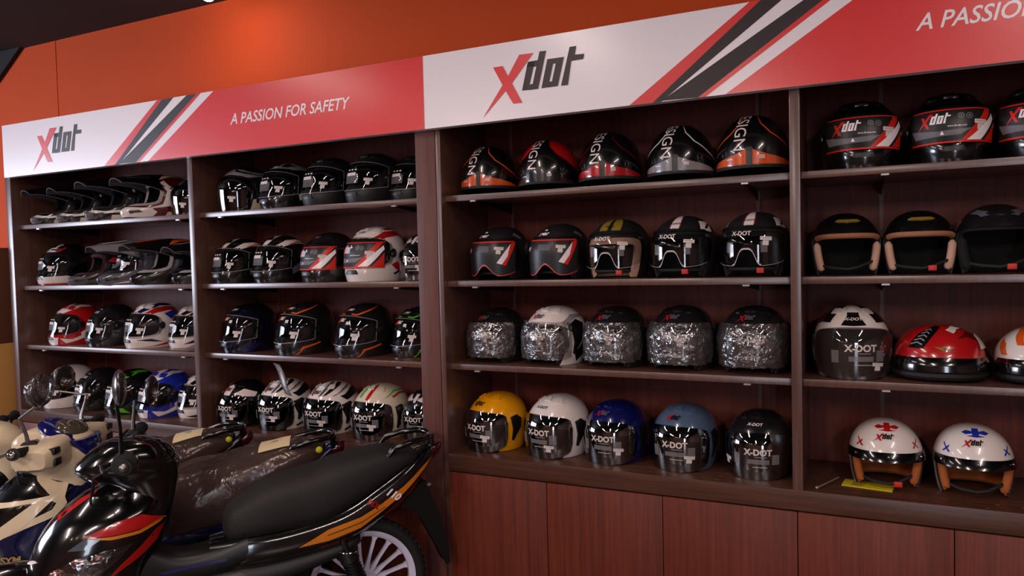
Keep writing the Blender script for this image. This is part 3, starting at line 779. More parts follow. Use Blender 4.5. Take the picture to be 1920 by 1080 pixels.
def motocross(col, peakcol, decals=(), inner=M_LINB, chin=None, chincol=None, padcol=None, film=False, peak=True, chinw=36, visor=False):
    p = P(**PMX); ex = []
    for m in [d_[0] for d_ in decals]:
        if m not in ex: ex.append(m)
    root, bm, mats = base_helmet('motocross_helmet', p, 'full', col, extra=ex+[chincol or col, M_PRW], lining=padcol or M_LINB, lin_da=9)
    for q_, d_ in enumerate(decals): paint(bm, p, 'full', d_[1], 2+ex.index(d_[0]), .0010+.0006*q_, len(d_) < 3)
    ci = 2+len(ex)
    if chincol: paint(bm, p, 'full', [(0, -59), (chinw, -58), (chinw+8, -40), (chinw, -30), (min(24, chinw), -28), (0, -27)], ci, off=.002)
    cc = chincol or M_PLAST
    obj('shell', bm, mats, root)
    for s in (1, -1):
        bm = bmesh.new(); raised(bm, p, [(s*24, -46), (s*22, -37), (s*36, -35), (s*42, -40)], .004); obj('chin_vent', bm, M_PLAST, root)
    bm = bmesh.new(); raised(bm, p, [(-9, -50), (-8, -36), (8, -36), (9, -50)], .005); obj('mouth_vent', bm, cc, root)
    if visor:
        vbm = visor_sheet(P(**dict(PMX, chin=.02)), 74, lambda a: -25+6*(abs(a)/74)**2, lambda a: 36-12*(abs(a)/74)**2, 1.03)
        ff_print(vbm, p, 1.03); obj('visor', vbm, [V_CLEAR, M_PRW, M_GREY], root, normals=False); price(root, p, 1.03, 34, -2)
    if peak:
        bm = bmesh.new(); R = []
        for j in range(9):
            s = j/8; w_ = .112-.022*s-.012*math.sin(PI*s)
            R.append([bm.verts.new(Vector((t/6*w_, -.015-.245*s-.016*(1-abs(t/6)**2)*s, p.Hl+.126+.006*math.sin(s*PI)-.036*s-(.085*(1-s)**1.5+.030)*abs(t/6)**2.2))) for t in range(-6, 7)])
        grid(bm, R, 0, close=False); thicken(bm, Vector((0, -.15, -.1)), .985, 1, 1)
        for s in (1, -1):   # painted side flashes
            vs = [bm.verts.new(Vector((s*x, y, z+p.Hl))) for x, y, z in ((.030, -.08, .124), (.055, -.10, .117), (.045, -.21, .101), (.022, -.22, .105))]; bm.faces.new(vs).material_index = 2
        obj('peak', bm, [peakcol[0], mat('grey peak underside', '55505a', .45), peakcol[1]], root)
        for s in (1, -1):
            bm = bmesh.new(); q = surf(p, s*82, 22, 1.01); ell(bm, q, .008, .014, .014, 12, 8); obj('peak_screw', bm, M_STEEL, root)
    return root

# --- designs -------------------------------------------------
top_stripe = lambda m, a=12: (m, [(0, 89), (a*3, 80), (a*1.4, 62), (a, 44), (a*.6, 33), (0, 32)])
side_flash = lambda m: (m, [(60, 36), (95, 26), (150, 30), (150, 38), (95, 36), (70, 44)])
side_low = lambda m: (m, [(80, -20), (120, 0), (150, 4), (130, -14), (84, -34)])
chin_all = lambda m: (m, [(0, -58), (90, -58), (92, -36), (70, -28), (20, -31), (0, -31)])
chin_low = lambda m: (m, [(0, -57.5), (110, -57), (112, -50), (40, -51), (0, -53)])
chin_side = lambda m: (m, [(34, -34), (46, -52), (96, -34), (120, -20), (90, -24), (60, -38)])
crown = lambda m: (m, [(26, 82), (24, 62), (34, 46), (62, 36), (110, 44), (160, 50), (160, 82)])
sweep = lambda m: (m, [(8, 38), (36, 62), (80, 72), (150, 66), (150, 56), (80, 58), (48, 46), (24, 34)])
sweep2 = lambda m: (m, [(36, 33), (62, 50), (110, 54), (160, 44), (160, 34), (110, 40), (70, 34), (50, 28)])

def copy_thing(r):
    c = r.copy(); C.objects.link(c)
    for ch in list(r.children):
        d = ch.copy(); C.objects.link(d); d.parent = c
        for g in list(ch.children):
            e = g.copy(); C.objects.link(e); e.parent = d
    return c
PROTO = {}
def proto(key, fn):
    """first call builds the helmet, later calls copy it"""
    if key not in PROTO: PROTO[key] = fn(); return PROTO[key]
    return copy_thing(PROTO[key])
D = {
 'mx_grey': lambda: motocross(BLK, (BLK, DRD), [(CRM, [(46, -57), (112, -50), (112, -38), (48, -42)]), (RED, [(40, -59.5), (112, -55), (112, -52), (42, -57)]), (WHT, [(10, -33), (38, -38), (60, -33), (100, -32), (100, -27), (60, -27), (38, -31), (10, -27)])], chincol=mat('matt grey paint', '4e4648', .5), chinw=26),
 'mx_white': lambda: motocross(DRD, (BLK, WHT), [(WHT, [(40, -34), (66, -20), (72, 10), (50, 36), (58, 42), (84, 20), (80, -24)]), (CRM, [(70, -56), (120, -50), (125, -38), (76, -40)]), sweep(CRM)], chincol=WHT, padcol=M_LING, chinw=52),
 'mx_dark': lambda: motocross(BLK, (BLK, MBK), [(RED, [(70, 10), (84, 24), (110, 22), (100, 6)])], padcol=mat('dark red lining', '3c0c12', .9), chincol=mat('matt grey paint', '4e4648', .5), peak=False),
 'mx_silver': lambda: motocross(GRY, (SIL, WHT), [sweep(WHT), (WHT, [(30, -56), (100, -46), (110, -36), (60, -44)]), (BLK, [(100, 10), (150, 30), (150, 0), (110, -10)])], padcol=M_LINB, visor=True),
 'mx_orange': lambda: motocross(BLK, (BLK, ORG), [sweep(ORG), (mat('dull orange paint', '7c3414', .3), [(60, -56), (120, -50), (125, -36), (76, -44)]), (SIL, [(60, 20), (72, 36), (90, 30), (82, 16)])], padcol=M_LING),
 'mx_black': lambda: motocross(BLK, (BLK, SIL), [(WHT, [(60, -50), (110, -42), (110, -32), (66, -38)]), (SIL, [(60, 14), (72, 30), (86, 26), (80, 8)])], padcol=M_LING),
 'dark_bubble': lambda: open_bubble(MBK, [top_stripe(GRY)], visor=V_DARK, logo=None, xdot=False),
 'ff_white_red': lambda: full_face(BLK, [(WHT, [(0, 76), (36, 70), (46, 52), (44, 36), (0, 35)]), (BLK, [(8, 42), (40, 40), (60, 60), (56, 64), (34, 46), (8, 46)]), (RED, [(30, 36), (56, 54), (60, 50), (44, 35)])], chin=[chin_all(WHT), chin_low(RED)], outline=None),
 'ff_red': lambda: full_face(RED, [top_stripe(WHT, 14), sweep(WHT), side_low(WHT)], chin=[(WHT, [(0, -58), (26, -58), (30, -32), (0, -31)]), chin_side(WHT)]),
 'ff_black': lambda: full_face(MBK, [(SIL, [(0, 44), (14, 44), (12, 36), (0, 36)])]),
 'ff_wbr': lambda: full_face(WHT, [sweep(NAV), sweep2(RED), (BLU, [(90, 30), (130, 40), (160, 20), (120, 6)])], chin=[(NAV, [(30, -32), (60, -30), (88, -40), (64, -38)]), (RED, [(6, -59), (100, -50), (112, -40), (60, -52)])]),
 'ff_wb': lambda: full_face(WHT, [sweep(BLK), sweep2(BLK)], chin=[(NAV, [(36, -44), (56, -42), (110, -24), (112, -18), (60, -32)]), (BLK, [(40, -58), (60, -50), (110, -36), (110, -42)])]),
 'ff_white': lambda: full_face(WHT, [(GRY, [(0, 42), (16, 42), (12, 36), (0, 36)])], visor=V_DARK, chin=[]),
 'ff_green': lambda: full_face(BLK, [sweep(GRN), (GRN, [(4, 36), (24, 50), (30, 44), (14, 33)]), side_low(GRN)], chin=[(GRN, [(24, -34), (44, -36), (60, -56), (40, -50)]), (GRN, [(60, -30), (100, -34), (96, -50), (70, -44)])]),
 'ff_blue': lambda: full_face(BLU, [top_stripe(WHT, 16), sweep(WHT), side_low(WHT)], chin=[(WHT, [(0, -58), (22, -58), (26, -32), (0, -31)]), chin_side(WHT)]),
 'ff_bw': lambda: full_face(WHT, [sweep(BLK), crown(BLK)], chin=[(BLK, [(20, -50), (110, -34), (110, -46), (50, -58)])]),
 'grey_flip': lambda: open_bubble(MBK, [(SIL, [(0, 60), (30, 56), (70, 44), (140, 44), (140, 30), (90, 30), (60, 26), (44, 31), (20, 35), (0, 36)]), (MBK, [(10, 60), (40, 46), (90, 36), (140, 36), (140, 34), (90, 34), (50, 38), (20, 46)]), (CRM, [(72, -24), (100, -20), (116, -40), (90, -58), (64, -58)])], visor=V_TINT, logo=None, xdot=False, pad=M_LINB),
 'ff_grey': lambda: full_face(BLK, [(SIL, [(0, 84), (40, 80), (90, 60), (150, 50), (150, 38), (96, 40), (66, 38), (46, 42), (20, 44), (0, 44)]), (BLK, [(36, 60), (60, 58), (80, 50), (56, 50)]), side_low(CRM)], outline=M_RIM),
 'ff_matte': lambda: full_face(MATB, [(WHT, [(2, 57), (14, 57), (14, 54), (2, 54)])], outline=M_RIM),
 'ff_wstripe': lambda: full_face(BLK, [top_stripe(WHT, 12), sweep2(WHT), (RED, [(70, 36), (110, 46), (150, 40), (150, 37), (110, 43), (80, 34)]), side_low(GRY)], outline=M_RIM),
 'ff_sticker': lambda: full_face(MBK, [], sticker=True, logo=(RED, GRY)),
 'ff_wr_sticker': lambda: full_face(WHT, [sweep2(RED), (RED, [(60, 62), (110, 68), (160, 60), (160, 55), (110, 60), (70, 55)]), (BLK, [(0, 33), (60, 33), (70, 24), (0, 29)])], sticker=True, chin=[(RED, [(80, -20), (100, -14), (112, -34), (96, -30)]), (BLK, [(88, -38), (120, -26), (120, -30), (92, -42)])], logo=(GLD, GRY)),
 'ff_sticker_g': lambda: full_face(BLK, [], sticker=True),
 'ff_navy': lambda: full_face(cm('06071e'), [(BLK, [(26, 80), (30, 50), (80, 36), (150, 30), (150, 80)])], chin=[(cm('0c1050'), [(40, -56), (60, -34), (90, -34), (64, -56)])], logo=(WHT, WHT), outline=M_RIM, prints='logo'),
 'ff_orange': lambda: full_face(MBK, [(ORG, [(14, 40), (28, 38), (54, 48), (100, 62), (100, 60), (56, 44), (30, 34), (12, 37)])], chin=[(ORG, [(38, -58), (44, -58), (52, -36), (92, -26), (94, -29), (56, -40)])], logo=(ORG, WHT), outline=M_RIM, prints='logo'),
 'ff_greenline': lambda: full_face(MBK, [(GRN, [(14, 40), (28, 38), (54, 48), (100, 62), (100, 60), (56, 44), (30, 34), (12, 37)])], chin=[(GRN, [(38, -58), (44, -58), (52, -36), (92, -26), (94, -29), (56, -40)])], logo=(GRN, WHT), outline=M_RIM, prints='logo'),
 'of_bw': lambda: open_bubble(BLK, [(WHT, [(0, 58), (16, 50), (12, 26), (0, 25)]), (WHT, [(24, 30), (50, 44), (90, 30), (80, 20), (60, 22)])], visor=V_TINT),
 'of_ws': lambda: open_bubble(WHT, [(GRY, [(10, 31), (17, 34), (34, 58), (60, 84), (20, 86), (20, 60)]), (MBK, [(22, 33), (30, 35), (62, 56), (110, 74), (90, 80), (46, 64)]), (cm('6a5c5c'), [(44, 32), (52, 33), (80, 50), (120, 62), (120, 57), (84, 46)]), (MBK, [(66, 31), (78, 33), (112, 48), (150, 54), (150, 36), (110, 28), (84, 20)]), (MBK, [(64, 12), (140, 14), (130, -30), (84, -26)]), (MBK, [(76, -44), (140, -20), (140, -26), (78, -50)])], visor=V_TINT),
 'of_cream': lambda: open_bubble(CRM, [(RED, [(10, 84), (24, 70), (12, 30), (3, 30), (6, 56)], 0), (cm('5aa048'), [(-12, 82), (-26, 66), (-20, 34), (-13, 34), (-15, 60)], 0), (GRN, [(50, 34), (84, 52), (140, 50), (140, 47), (84, 48), (58, 36)]), (RED, [(70, 36), (100, 44), (140, 40), (140, 37), (100, 40), (74, 33)])], visor=V_SILV, logo=None),
 'of_dark': lambda: open_bubble(MBK, [top_stripe(WHT, 6), sweep(WHT)], visor=V_SILV, logo='x', logocol=(WHT, WHT)),
 'of_yellow': lambda: open_bubble(YEL, logocol=(BLK, BLK), visor=V_SILV),
 'of_white': lambda: open_bubble(WHT, logo='x', visor=V_SILV, pr=(26, -28)),
 'of_blue': lambda: open_bubble(cm('0a1050'), logocol=(RED, GRY), visor=V_SILV, pr=(34, -22)),
 'of_steel': lambda: open_bubble(STEELB, logocol=(RED, BLK), visor=V_SILV, pr=(30, -24)),
 'of_black': lambda: open_bubble(MBK, logo='x', logocol=(RED, WHT), visor=V_SILV, pr=(-46, -20)),
 'film_b': lambda: open_bubble(MBK, logocol=(RED, GRY), visor=V_SILV, film=1, pr=(16, 2), vent=MBK),
 'film_w': lambda: open_bubble(WHT, [(SIL, [(54, 28), (80, 46), (130, 44), (130, 38), (92, 36), (64, 22)]), (BLK, [(62, 20), (92, 34), (116, 24), (104, 0), (86, 6), (72, 10)]), (BLK, [(84, -30), (110, -10), (124, -26), (92, -50)])], logocol=(RED, BLK), visor=V_SILV, film=2, pr=(14, 0)),
 'jet_sticker': lambda: goggle_jet(MATB, [(GRY, [(60, 40), (70, 46), (90, 34), (84, 28)]), (GRY, [(90, 10), (110, 24), (112, 4), (98, -6)])], sticker=True),
 'jet_gold': lambda: goggle_jet(MATB, [(GLD, [(8, 80), (40, 80), (32, 56), (24, 36), (5, 36), (6, 60)])], pad=M_LINP),
 'jet_stripe': lambda: goggle_jet(MATB, [(WHT, [(0, 88), (12, 80), (11, 50), (9, 34), (0, 34)]), (RED, [(14, 78), (16, 78), (12, 36), (10.5, 36)]), (WHT, [(52, 30), (58, 52), (96, 50), (84, 26)]), (BLK, [(64, 34), (84, 46), (90, 42), (70, 32)])]),
 'plain_tan': lambda: plain_jet(BLK, M_LINP, tab=False), 'plain_tan_tab': lambda: plain_jet(BLK, M_LINP),
 'plain_pattern': lambda: plain_jet(MBK, M_LINB, [(GRY, [(20, 50), (50, 56), (60, 46), (40, 44), (30, 38), (16, 42)]), (GRY, [(66, 30), (90, 40), (96, 28), (76, 22)])], brow=False),
 'kid_red': lambda: plain_jet(WHT, M_LINO, [(RED, [(0, 70), (11, 70), (9, 62), (26, 64), (34, 58), (22, 54), (8, 57), (7, 53), (20, 51), (0, 49)]), (RED, [(40, 20), (58, 34), (57, 31), (42, 18)]), (RED, [(44, 30), (54, 19), (52, 18), (43, 27)])], peak=True, core=M_LINO, logo=True, brow=False),
 'kid_blue': lambda: plain_jet(WHT, M_LINO, [(BLU, [(0, 70), (11, 70), (9, 62), (26, 64), (34, 58), (22, 54), (8, 57), (7, 53), (20, 51), (0, 49)]), (BLU, [(40, 20), (58, 34), (57, 31), (42, 18)]), (BLU, [(44, 30), (54, 19), (52, 18), (43, 27)])], peak=True, core=M_LINO, logo=True, brow=False, tab=False),
 'modular': lambda: open_bubble(WHT, [(BLK, [(0, 62), (14, 60), (12, 48), (20, 30), (0, 29)]), (MBK, [(30, 84), (34, 60), (40, 34), (60, 34), (70, 60), (90, 84)]), (DRD, [(60, 34), (72, 62), (110, 50), (96, 26)]), (BLK, [(80, -16), (130, 0), (130, -12), (84, -30)])], logo='x', logocol=(WHT, WHT), visor=V_HAZE, pr=(30, -28)),
 'half_red': lambda: half_goggle(RED, [(BLK, [(-46, 22), (-40, 50), (-22, 74), (0, 74), (-14, 46), (-24, 22)]), *[(SIL, [(-43+i_*3, 27+i_*7), (-34+i_*3, 31+i_*7), (-26+i_*2, 27+i_*7), (-26+i_*2, 29.5+i_*7), (-34+i_*3, 33.5+i_*7), (-43+i_*3, 29.5+i_*7)]) for i_ in range(5)], (WHT, [(8, 58), (30, 70), (50, 62), (34, 60), (20, 50)]), (DRD, [(20, 40), (50, 54), (80, 40), (60, 36), (40, 44)]), (WHT, [(52, 20), (60, 44), (90, 50), (80, 20)])]),
 'half_orange': lambda: half_goggle(WHT, [(ORG, [(-90, 70), (-60, 56), (-40, 30), (-30, 30), (-44, 60), (-70, 80)]), (ORG, [(-80, 40), (-60, 30), (-50, 12), (-60, 12), (-74, 26)]), (ORG, [(-20, 60), (0, 50), (20, 60), (10, 40), (-14, 44)])]),
 'dome_orange': lambda: dome(ORG, ORG, BLK), 'dome_red': lambda: dome(BLK, DRD, RED), 'dome_redband': lambda: dome(RED, DRD, BLK),
 'dome_silver': lambda: dome(SIL, WHT, BLK),
}
G = {'m': 'motocross helmets', 'f': 'full-face helmets', 'o': 'open-face helmets', 'h': 'half helmets shown from behind'}
# key, left px, right px (None = cut off by a panel), image row of the middle, shelf, size, facing turn, label
ROWS = [
 ('mx_grey', 57, None, 385, S1, .93, 0, 'grey-chinned motocross helmet with peak, far left end of the top shelf'),
 ('mx_grey', 105, None, 380, S1, .93, 0, 'grey-chinned peaked motocross helmet, second from the far left of the top shelf'),
 ('mx_grey', 159, None, 375, S1, 1.0, 0, 'grey-chinned peaked motocross helmet beside the white-chinned one'),
 ('mx_white', 226, None, 365, S1, 1.0, 0, 'motocross helmet with big white chin bar and grey padding'),
 ('dark_bubble', 318, None, 365, S1, 1.0, 0, 'dark grey helmet with smoked visor half behind the left partition, top shelf'),
 ('ff_white_red', 69, None, 490, S2, 1.0, 0, 'full-face helmet with white chin and red lower edge, left end of second shelf'),
 ('mx_dark', 126, None, 490, S2, .92, 0, 'black motocross helmet with dark red lining behind the white-chinned full-face one'),
 ('mx_silver', 181, None, 490, S2, 1.02, 0, 'silver-grey peaked motocross helmet on the second shelf'),
 ('mx_orange', 243, None, 490, S2, 1.02, 0, 'black and orange peaked motocross helmet on the second shelf'),
 ('mx_black', 322, None, 490, S2, 1.02, 0, 'black peaked motocross helmet half behind the left partition, second shelf'),
 ('ff_red', 90, None, 610, S3, .95, 0, 'red and white full-face helmet at the left of the third shelf'),
 ('ff_black', 159, None, 612, S3, .95, 0, 'plain black full-face helmet beside the red and white one'),
 ('ff_wbr', 231, None, 612, S3, 1.0, 0, 'white full-face helmet with blue and red lines, third shelf'),
 ('ff_wb', 314, None, 615, S3, 1.0, 0, 'white full-face helmet with dark stripes cut off by the left partition, third shelf'),
 ('ff_white', 78, None, 730, SC, .98, 0, 'plain white full-face helmet behind the plastic-wrapped mirror'),
 ('ff_black', 137, None, 730, SC, .95, 0, 'black full-face helmet on the counter left of the green one'),
 ('ff_green', 195, None, 735, SC, .97, 0, 'black full-face helmet with bright green flashes'),
 ('ff_blue', 256, None, 735, SC, 1.0, 0, 'blue full-face helmet with white stripes behind a motorcycle mirror'),
 ('ff_bw', 331, None, 740, SC, 1.0, 0, 'white and black full-face helmet on the counter by the left partition'),
 ('grey_flip', 404, None, 350, S1, .97, 0, 'silver and black helmet with dark bubble visor, top shelf just right of the left partition'),
 ('ff_grey', 484, None, 345, S1, .95, 0, 'silver-grey full-face helmet with outlined clear visor, top shelf'),
 ('ff_matte', 564, None, 340, S1, .97, 0, 'first of the three matt black full-face helmets, beside the silver-grey one'),
 ('ff_matte', 645, None, 335, S1, .97, 0, 'middle one of the three matt black full-face helmets on the top shelf'),
 ('ff_matte', 729, None, 330, S1, .97, 0, 'matt black full-face helmet cut off by the wide centre post, top shelf'),
 ('ff_wstripe', 393, None, 480, S2, .92, 0, 'black full-face helmet with white crown stripe, next to the left partition'),
 ('ff_wstripe', 472, None, 480, S2, .95, 0, 'black full-face helmet with white crown stripe, next to the stickered black one'),
 ('ff_sticker', 562, None, 478, S2, .97, 0, 'black full-face helmet with red and black visor sticker beside its white twin'),
 ('ff_wr_sticker', 644, None, 475, S2, 1.04, 0, 'white and red full-face helmet with a large visor sticker'),
 ('of_dark', 748, None, 478, S2, .97, 0, 'black helmet with long smoked visor half behind the centre post, second shelf'),
 ('ff_navy', 411, None, 605, S3, .98, 0, 'dark navy full-face helmet on the third shelf'),
 ('ff_orange', 513, None, 607, S3, 1.02, 0, 'black full-face helmet with orange lines, beside the dark navy one'),
 ('ff_orange', 625, None, 608, S3, 1.0, 0, 'black full-face helmet with orange lines, beside the green-lined one'),
 ('ff_greenline', 732, None, 608, S3, 1.0, 0, 'black full-face helmet with green lines by the centre post'),
 ('of_bw', 403, None, 750, SC, .93, 0, 'black helmet with white front and long visor, on the counter by the left partition'),
 ('of_ws', 480, None, 755, SC, .98, 0, 'white helmet with grey and black swooshes under the hanging plastic strip'),
 ('of_ws', 567, None, 758, SC, .98, 0, 'white helmet with grey and black swooshes left of the cream one'),
 ('of_cream', 657, None, 765, SC, 1.0, 0, 'cream helmet with red and green stripes over the crown'),
 ('of_dark', 751, None, 768, SC, .98, 0, 'black helmet with long smoked visor beside the cream one, at the centre post'),
 ('dome_orange', 870, 968, 320, S1, .97, .10, 'black half helmet with orange rim at the left end of its shelf'),
 ('dome_red', 977, 1082, 315, S1, .98, .10, 'black half helmet with bright red side panels'),
 ('dome_redband', 1088, 1203, 310, S1, 1.0, .08, 'black half helmet with red rim band'),
 ('dome_silver', 1218, 1336, 300, S1, 1.0, .06, 'black half helmet with silver rim band'),
 ('dome_orange', 1349, 1478, 290, S1, 1.04, .03, 'black half helmet with orange rim beside the right partition'),
 ('jet_sticker', 883, 992, 482, S2, .94, 0, 'black open-face helmet with sticker visor next to the centre post'),
 ('jet_sticker', 993, 1104, 480, S2, .94, 0, 'black open-face helmet with sticker visor next to the gold-striped one'),
 ('jet_gold', 1103, 1216, 475, S2, .97, 0, 'open-face helmet with gold crown stripes and beige padding'),
 ('jet_stripe', 1222, 1342, 465, S2, .97, 0, 'open-face helmet with white centre stripe, beside the gold-striped one'),
 ('jet_stripe', 1354, 1478, 460, S2, .98, 0, 'open-face helmet with white centre stripe, beside the right partition'),
 ('film_b', 876, 990, 632, S3, .94, 0, 'black helmet in plastic film by the centre post, left of the white one'),
 ('film_w', 979, 1100, 632, S3, .98, 0, 'white helmet with its visor wrapped in plastic film'),
 ('film_b', 1095, 1216, 632, S3, .98, 0, 'black helmet in plastic film directly right of the white one'),
 ('film_b', 1213, 1346, 634, S3, 1.0, 0, 'black helmet in plastic film, second from the right partition'),
 ('film_b', 1346, 1482, 636, S3, 1.0, 0, 'black helmet in plastic film touching the right partition'),
 ('of_yellow', 874, 986, 780, SC, .98, 0, 'bright yellow open-face helmet with long visor'),
 ('of_white', 990, 1100, 790, SC, 1.0, 0, 'plain white open-face helmet with long visor beside the yellow one'),
 ('of_blue', 1101, 1208, 800, SC, .96, 0, 'dark blue open-face helmet with long visor'),
 ('of_steel', 1226, 1340, 812, SC, .97, 0, 'steel blue-grey open-face helmet with long visor'),
 ('of_black', 1367, 1482, 825, SC, .95, 0, 'black open-face helmet with long visor at the right end of the lower row'),
 ('ff_sticker_g', 1543, 1688, 255, S1, 1.0, .06, 'black full-face helmet with visor sticker, first right of the right partition'),
 ('ff_sticker_g', 1703, 1860, 245, S1, .985, .0, 'black full-face helmet with visor sticker, middle of the three at top right'),
 ('ff_sticker_g', 1868, 2030, 235, S1, .975, -.04, 'black full-face helmet with visor sticker cut off by the right picture edge'),
 ('plain_tan', 1520, 1652, 455, S2, .90, .12, 'black open-face helmet with beige padding and no red tab, next to the right partition'),
 ('plain_tan_tab', 1655, 1792, 452, S2, .89, .06, 'black open-face helmet with beige padding and a red strap tab'),
 ('plain_pattern', 1796, 1942, 448, S2, .93, .0, 'all black patterned open-face helmet at the right picture edge'),
 ('modular', 1527, 1667, 645, S3, 1.0, .08, 'white, black and dark red helmet with smoked visor, right of the right partition'),
 ('half_red', 1684, 1840, 670, S3, 1.0, 0, 'glossy red half helmet with black goggle strip'),
 ('half_orange', 1880, 2040, 680, S3, 1.0, -.05, 'white and orange half helmet cut off by the right picture edge'),
 ('kid_red', 1598, 1727, 860, SC, .92, .05, 'small white helmet with red emblem and orange lining'),
 ('kid_blue', 1758, 1897, 875, SC, .92, .0, 'small white helmet with blue emblem and orange lining'),
]
def TURN(l, z, key):
    if l < 360: return -.30 if key.startswith('mx') else -.16
    if l < 800: return {S1: -.14, S2: -.14, S3: -.24, SC: -.14}[z]
    if l < 1500:
        if z == SC: return {874: -.36, 990: -.34, 1101: -.24, 1226: -.20, 1367: -.06}.get(l, 0)
        if z == S3: return {876: -.22, 979: -.34, 1095: -.20, 1213: -.14, 1346: -.08}.get(l, 0)
        if z == S2: return {883: -.10, 993: -.10, 1103: -.10, 1222: -.16, 1354: -.12}.get(l, 0)
    return 0
DEEP = {(322, S2), (748, S2), (751, SC), (732, S3), (729, S1), (314, S3), (318, S1), (331, SC)}
def px_of(v):
    d_ = v-CAM; w_ = d_.dot(DV); return 960+FPX*d_.dot(RX)/w_, 540-FPX*d_.dot(UP)/w_
def silhouette(o_list, M):
    xs = []
    for o in o_list:
        for v in list(o.data.vertices)[::5]: xs.append(px_of(M @ v.co)[0])
    return min(xs), max(xs)
for key, l, r, py, z, s, turn, label in ROWS:
    root = proto(key, D[key])
    if turn == 0: turn = TURN(l, z, key)
    k0 = key[0] if key[0] in 'mfoh' else 'o'
    g = 'motocross helmets' if key.startswith('mx') else 'full-face helmets' if key.startswith('ff') else 'half helmets' if key.startswith(('dome', 'half')) else 'open-face helmets'
    s = s*1.0
    yc = .195 if not key.startswith('mx') else .225
    if key.startswith(('half', 'dome')): yc = .20
    if (l, z) in {(393, S2), (403, SC)}: yc = .165
    if (l, z) in DEEP: yc = .262; s *= .92
    parts = [c for c in root.children if c.name.split('.')[0] in ('shell', 'visor', 'edge_trim', 'peak')]
    X = at(l, py, yc).x+.1; lift = 0
    for it in range(4):
        M = Matrix.Translation((X, yc, z)) @ Matrix.Rotation(turn, 4, 'Z') @ Matrix.Scale(s, 4)
        a, b = silhouette(parts if not key.startswith('mx') else [c for c in parts if c.name.startswith('shell')], M)
        a2, _ = px_of(Vector((X, yc, z+.1))); b2, _ = px_of(Vector((X+.01, yc, z+.1))); ppm = (b2-a2)/.01
        X += ((l-a)/ppm if r is None else ((l+r)/2-(a+b)/2)/ppm)
    for b0, b1 in ((-.02, 1.4505), (1.485, 2.82), (2.944, 4.327), (4.361, 9)):
        if b0-.1 < X < b1+.06: X = min(max(X, b0+.137*s), b1-.137*s if key != 'x' else 9); break
    root.location = (X, yc, z+.0012); root.rotation_euler = (0, 0, turn); root.scale = (s, s, s)
    tag(root, label, 'helmet', g)


# ------------------------------------------------------------------ motorcycles
def side_paint(bm, bvh, poly, mi, off=.0022, sides=(1,), mx=.03, fn=None, tris=None):
    """outline in (x forward, z up) laid on the flank of a body"""
    for s in sides:
        tr = subdiv(tris or tess([poly]), mx)
        def f(x, z):
            h = bvh.ray_cast(Vector((x, s*.6, z)), Vector((0, -s, 0)))
            return h[0]+Vector((0, s*off, 0)) if h[0] else None
        put(bm, tr, f, mi)
def top_paint(bm, bvh, pts, mi, off=.003, tris=None, mx=.03):
    def f(x, y):
        h = bvh.ray_cast(Vector((x, y, 2)), Vector((0, 0, -1)))
        return h[0]+Vector((0, 0, off)) if h[0] else None
    put(bm, subdiv(tris or tess([pts]), mx), f, mi)
def bvh_of(bm): bmesh.ops.triangulate(bm.copy(), faces=[]) ; return BVHTree.FromBMesh(bm)
def wheel(root, x, rimcol, n=18):
    t = empty('w', (0, 0, 0))
    bpy.data.objects.remove(t)
    bm = bmesh.new(); torus(bm, (x, 0, .28), .249, .031, n=56, m=14, flat=1.05)
    for i in range(56):      # tread blocks
        a = 2*PI*i/56; r = .2795
        c = Vector((x+r*math.cos(a), 0, .28+r*math.sin(a)))
        for s in (1, -1):
            M = Matrix.Rotation(-a, 3, 'Y'); q = bmesh.ops.create_cube(bm, size=1)
            for v in q['verts']: v.co = c+M @ Vector((v.co.x*.006-.003, v.co.y*.016+s*.012, v.co.z*.016))
    obj('tyre', bm, M_RUBBER, root)
    bm = bmesh.new()
    prof = [(.214, -.024), (.228, -.026), (.231, -.018), (.212, -.010), (.212, .010), (.231, .018), (.228, .026), (.214, .024), (.202, .012), (.202, -.012)]
    rows = []
    for i in range(64):
        a = 2*PI*i/64; rows.append([bm.verts.new(Vector((x+r*math.cos(a), y, .28+r*math.sin(a)))) for r, y in prof])
    for i in range(64):
        for j in range(len(prof)): bm.faces.new((rows[i][j], rows[(i+1) % 64][j], rows[(i+1) % 64][(j+1) % len(prof)], rows[i][(j+1) % len(prof)]))
    for i in range(n):
        a = 2*PI*(i+.35)/n; u = Vector((math.cos(a), 0, math.sin(a))); v = Vector((-math.sin(a), 0, math.cos(a)))
        R = []
        for r, w_, th in ((.045, .011, .014), (.12, .006, .008), (.185, .007, .008), (.200, .013, .009)):
            c = Vector((x, 0, .28))+u*r; R.append([c+v*w_+Vector((0, th, 0)), c-v*w_+Vector((0, th, 0)), c-v*w_-Vector((0, th, 0)), c+v*w_-Vector((0, th, 0))])
        rings_loft(bm, R)
    cyl(bm, (x, -.05, .28), (x, .05, .28), .055, 24)
    obj('rim', bm, rimcol, root)
    bm = bmesh.new(); cyl(bm, (x, -.10, .28), (x, .10, .28), .010, 12); cyl(bm, (x, .055, .28), (x, .066, .28), .040, 20); cyl(bm, (x, .095, .28), (x, .115, .28), .016, 6)
    obj('axle', bm, M_STEEL, root)

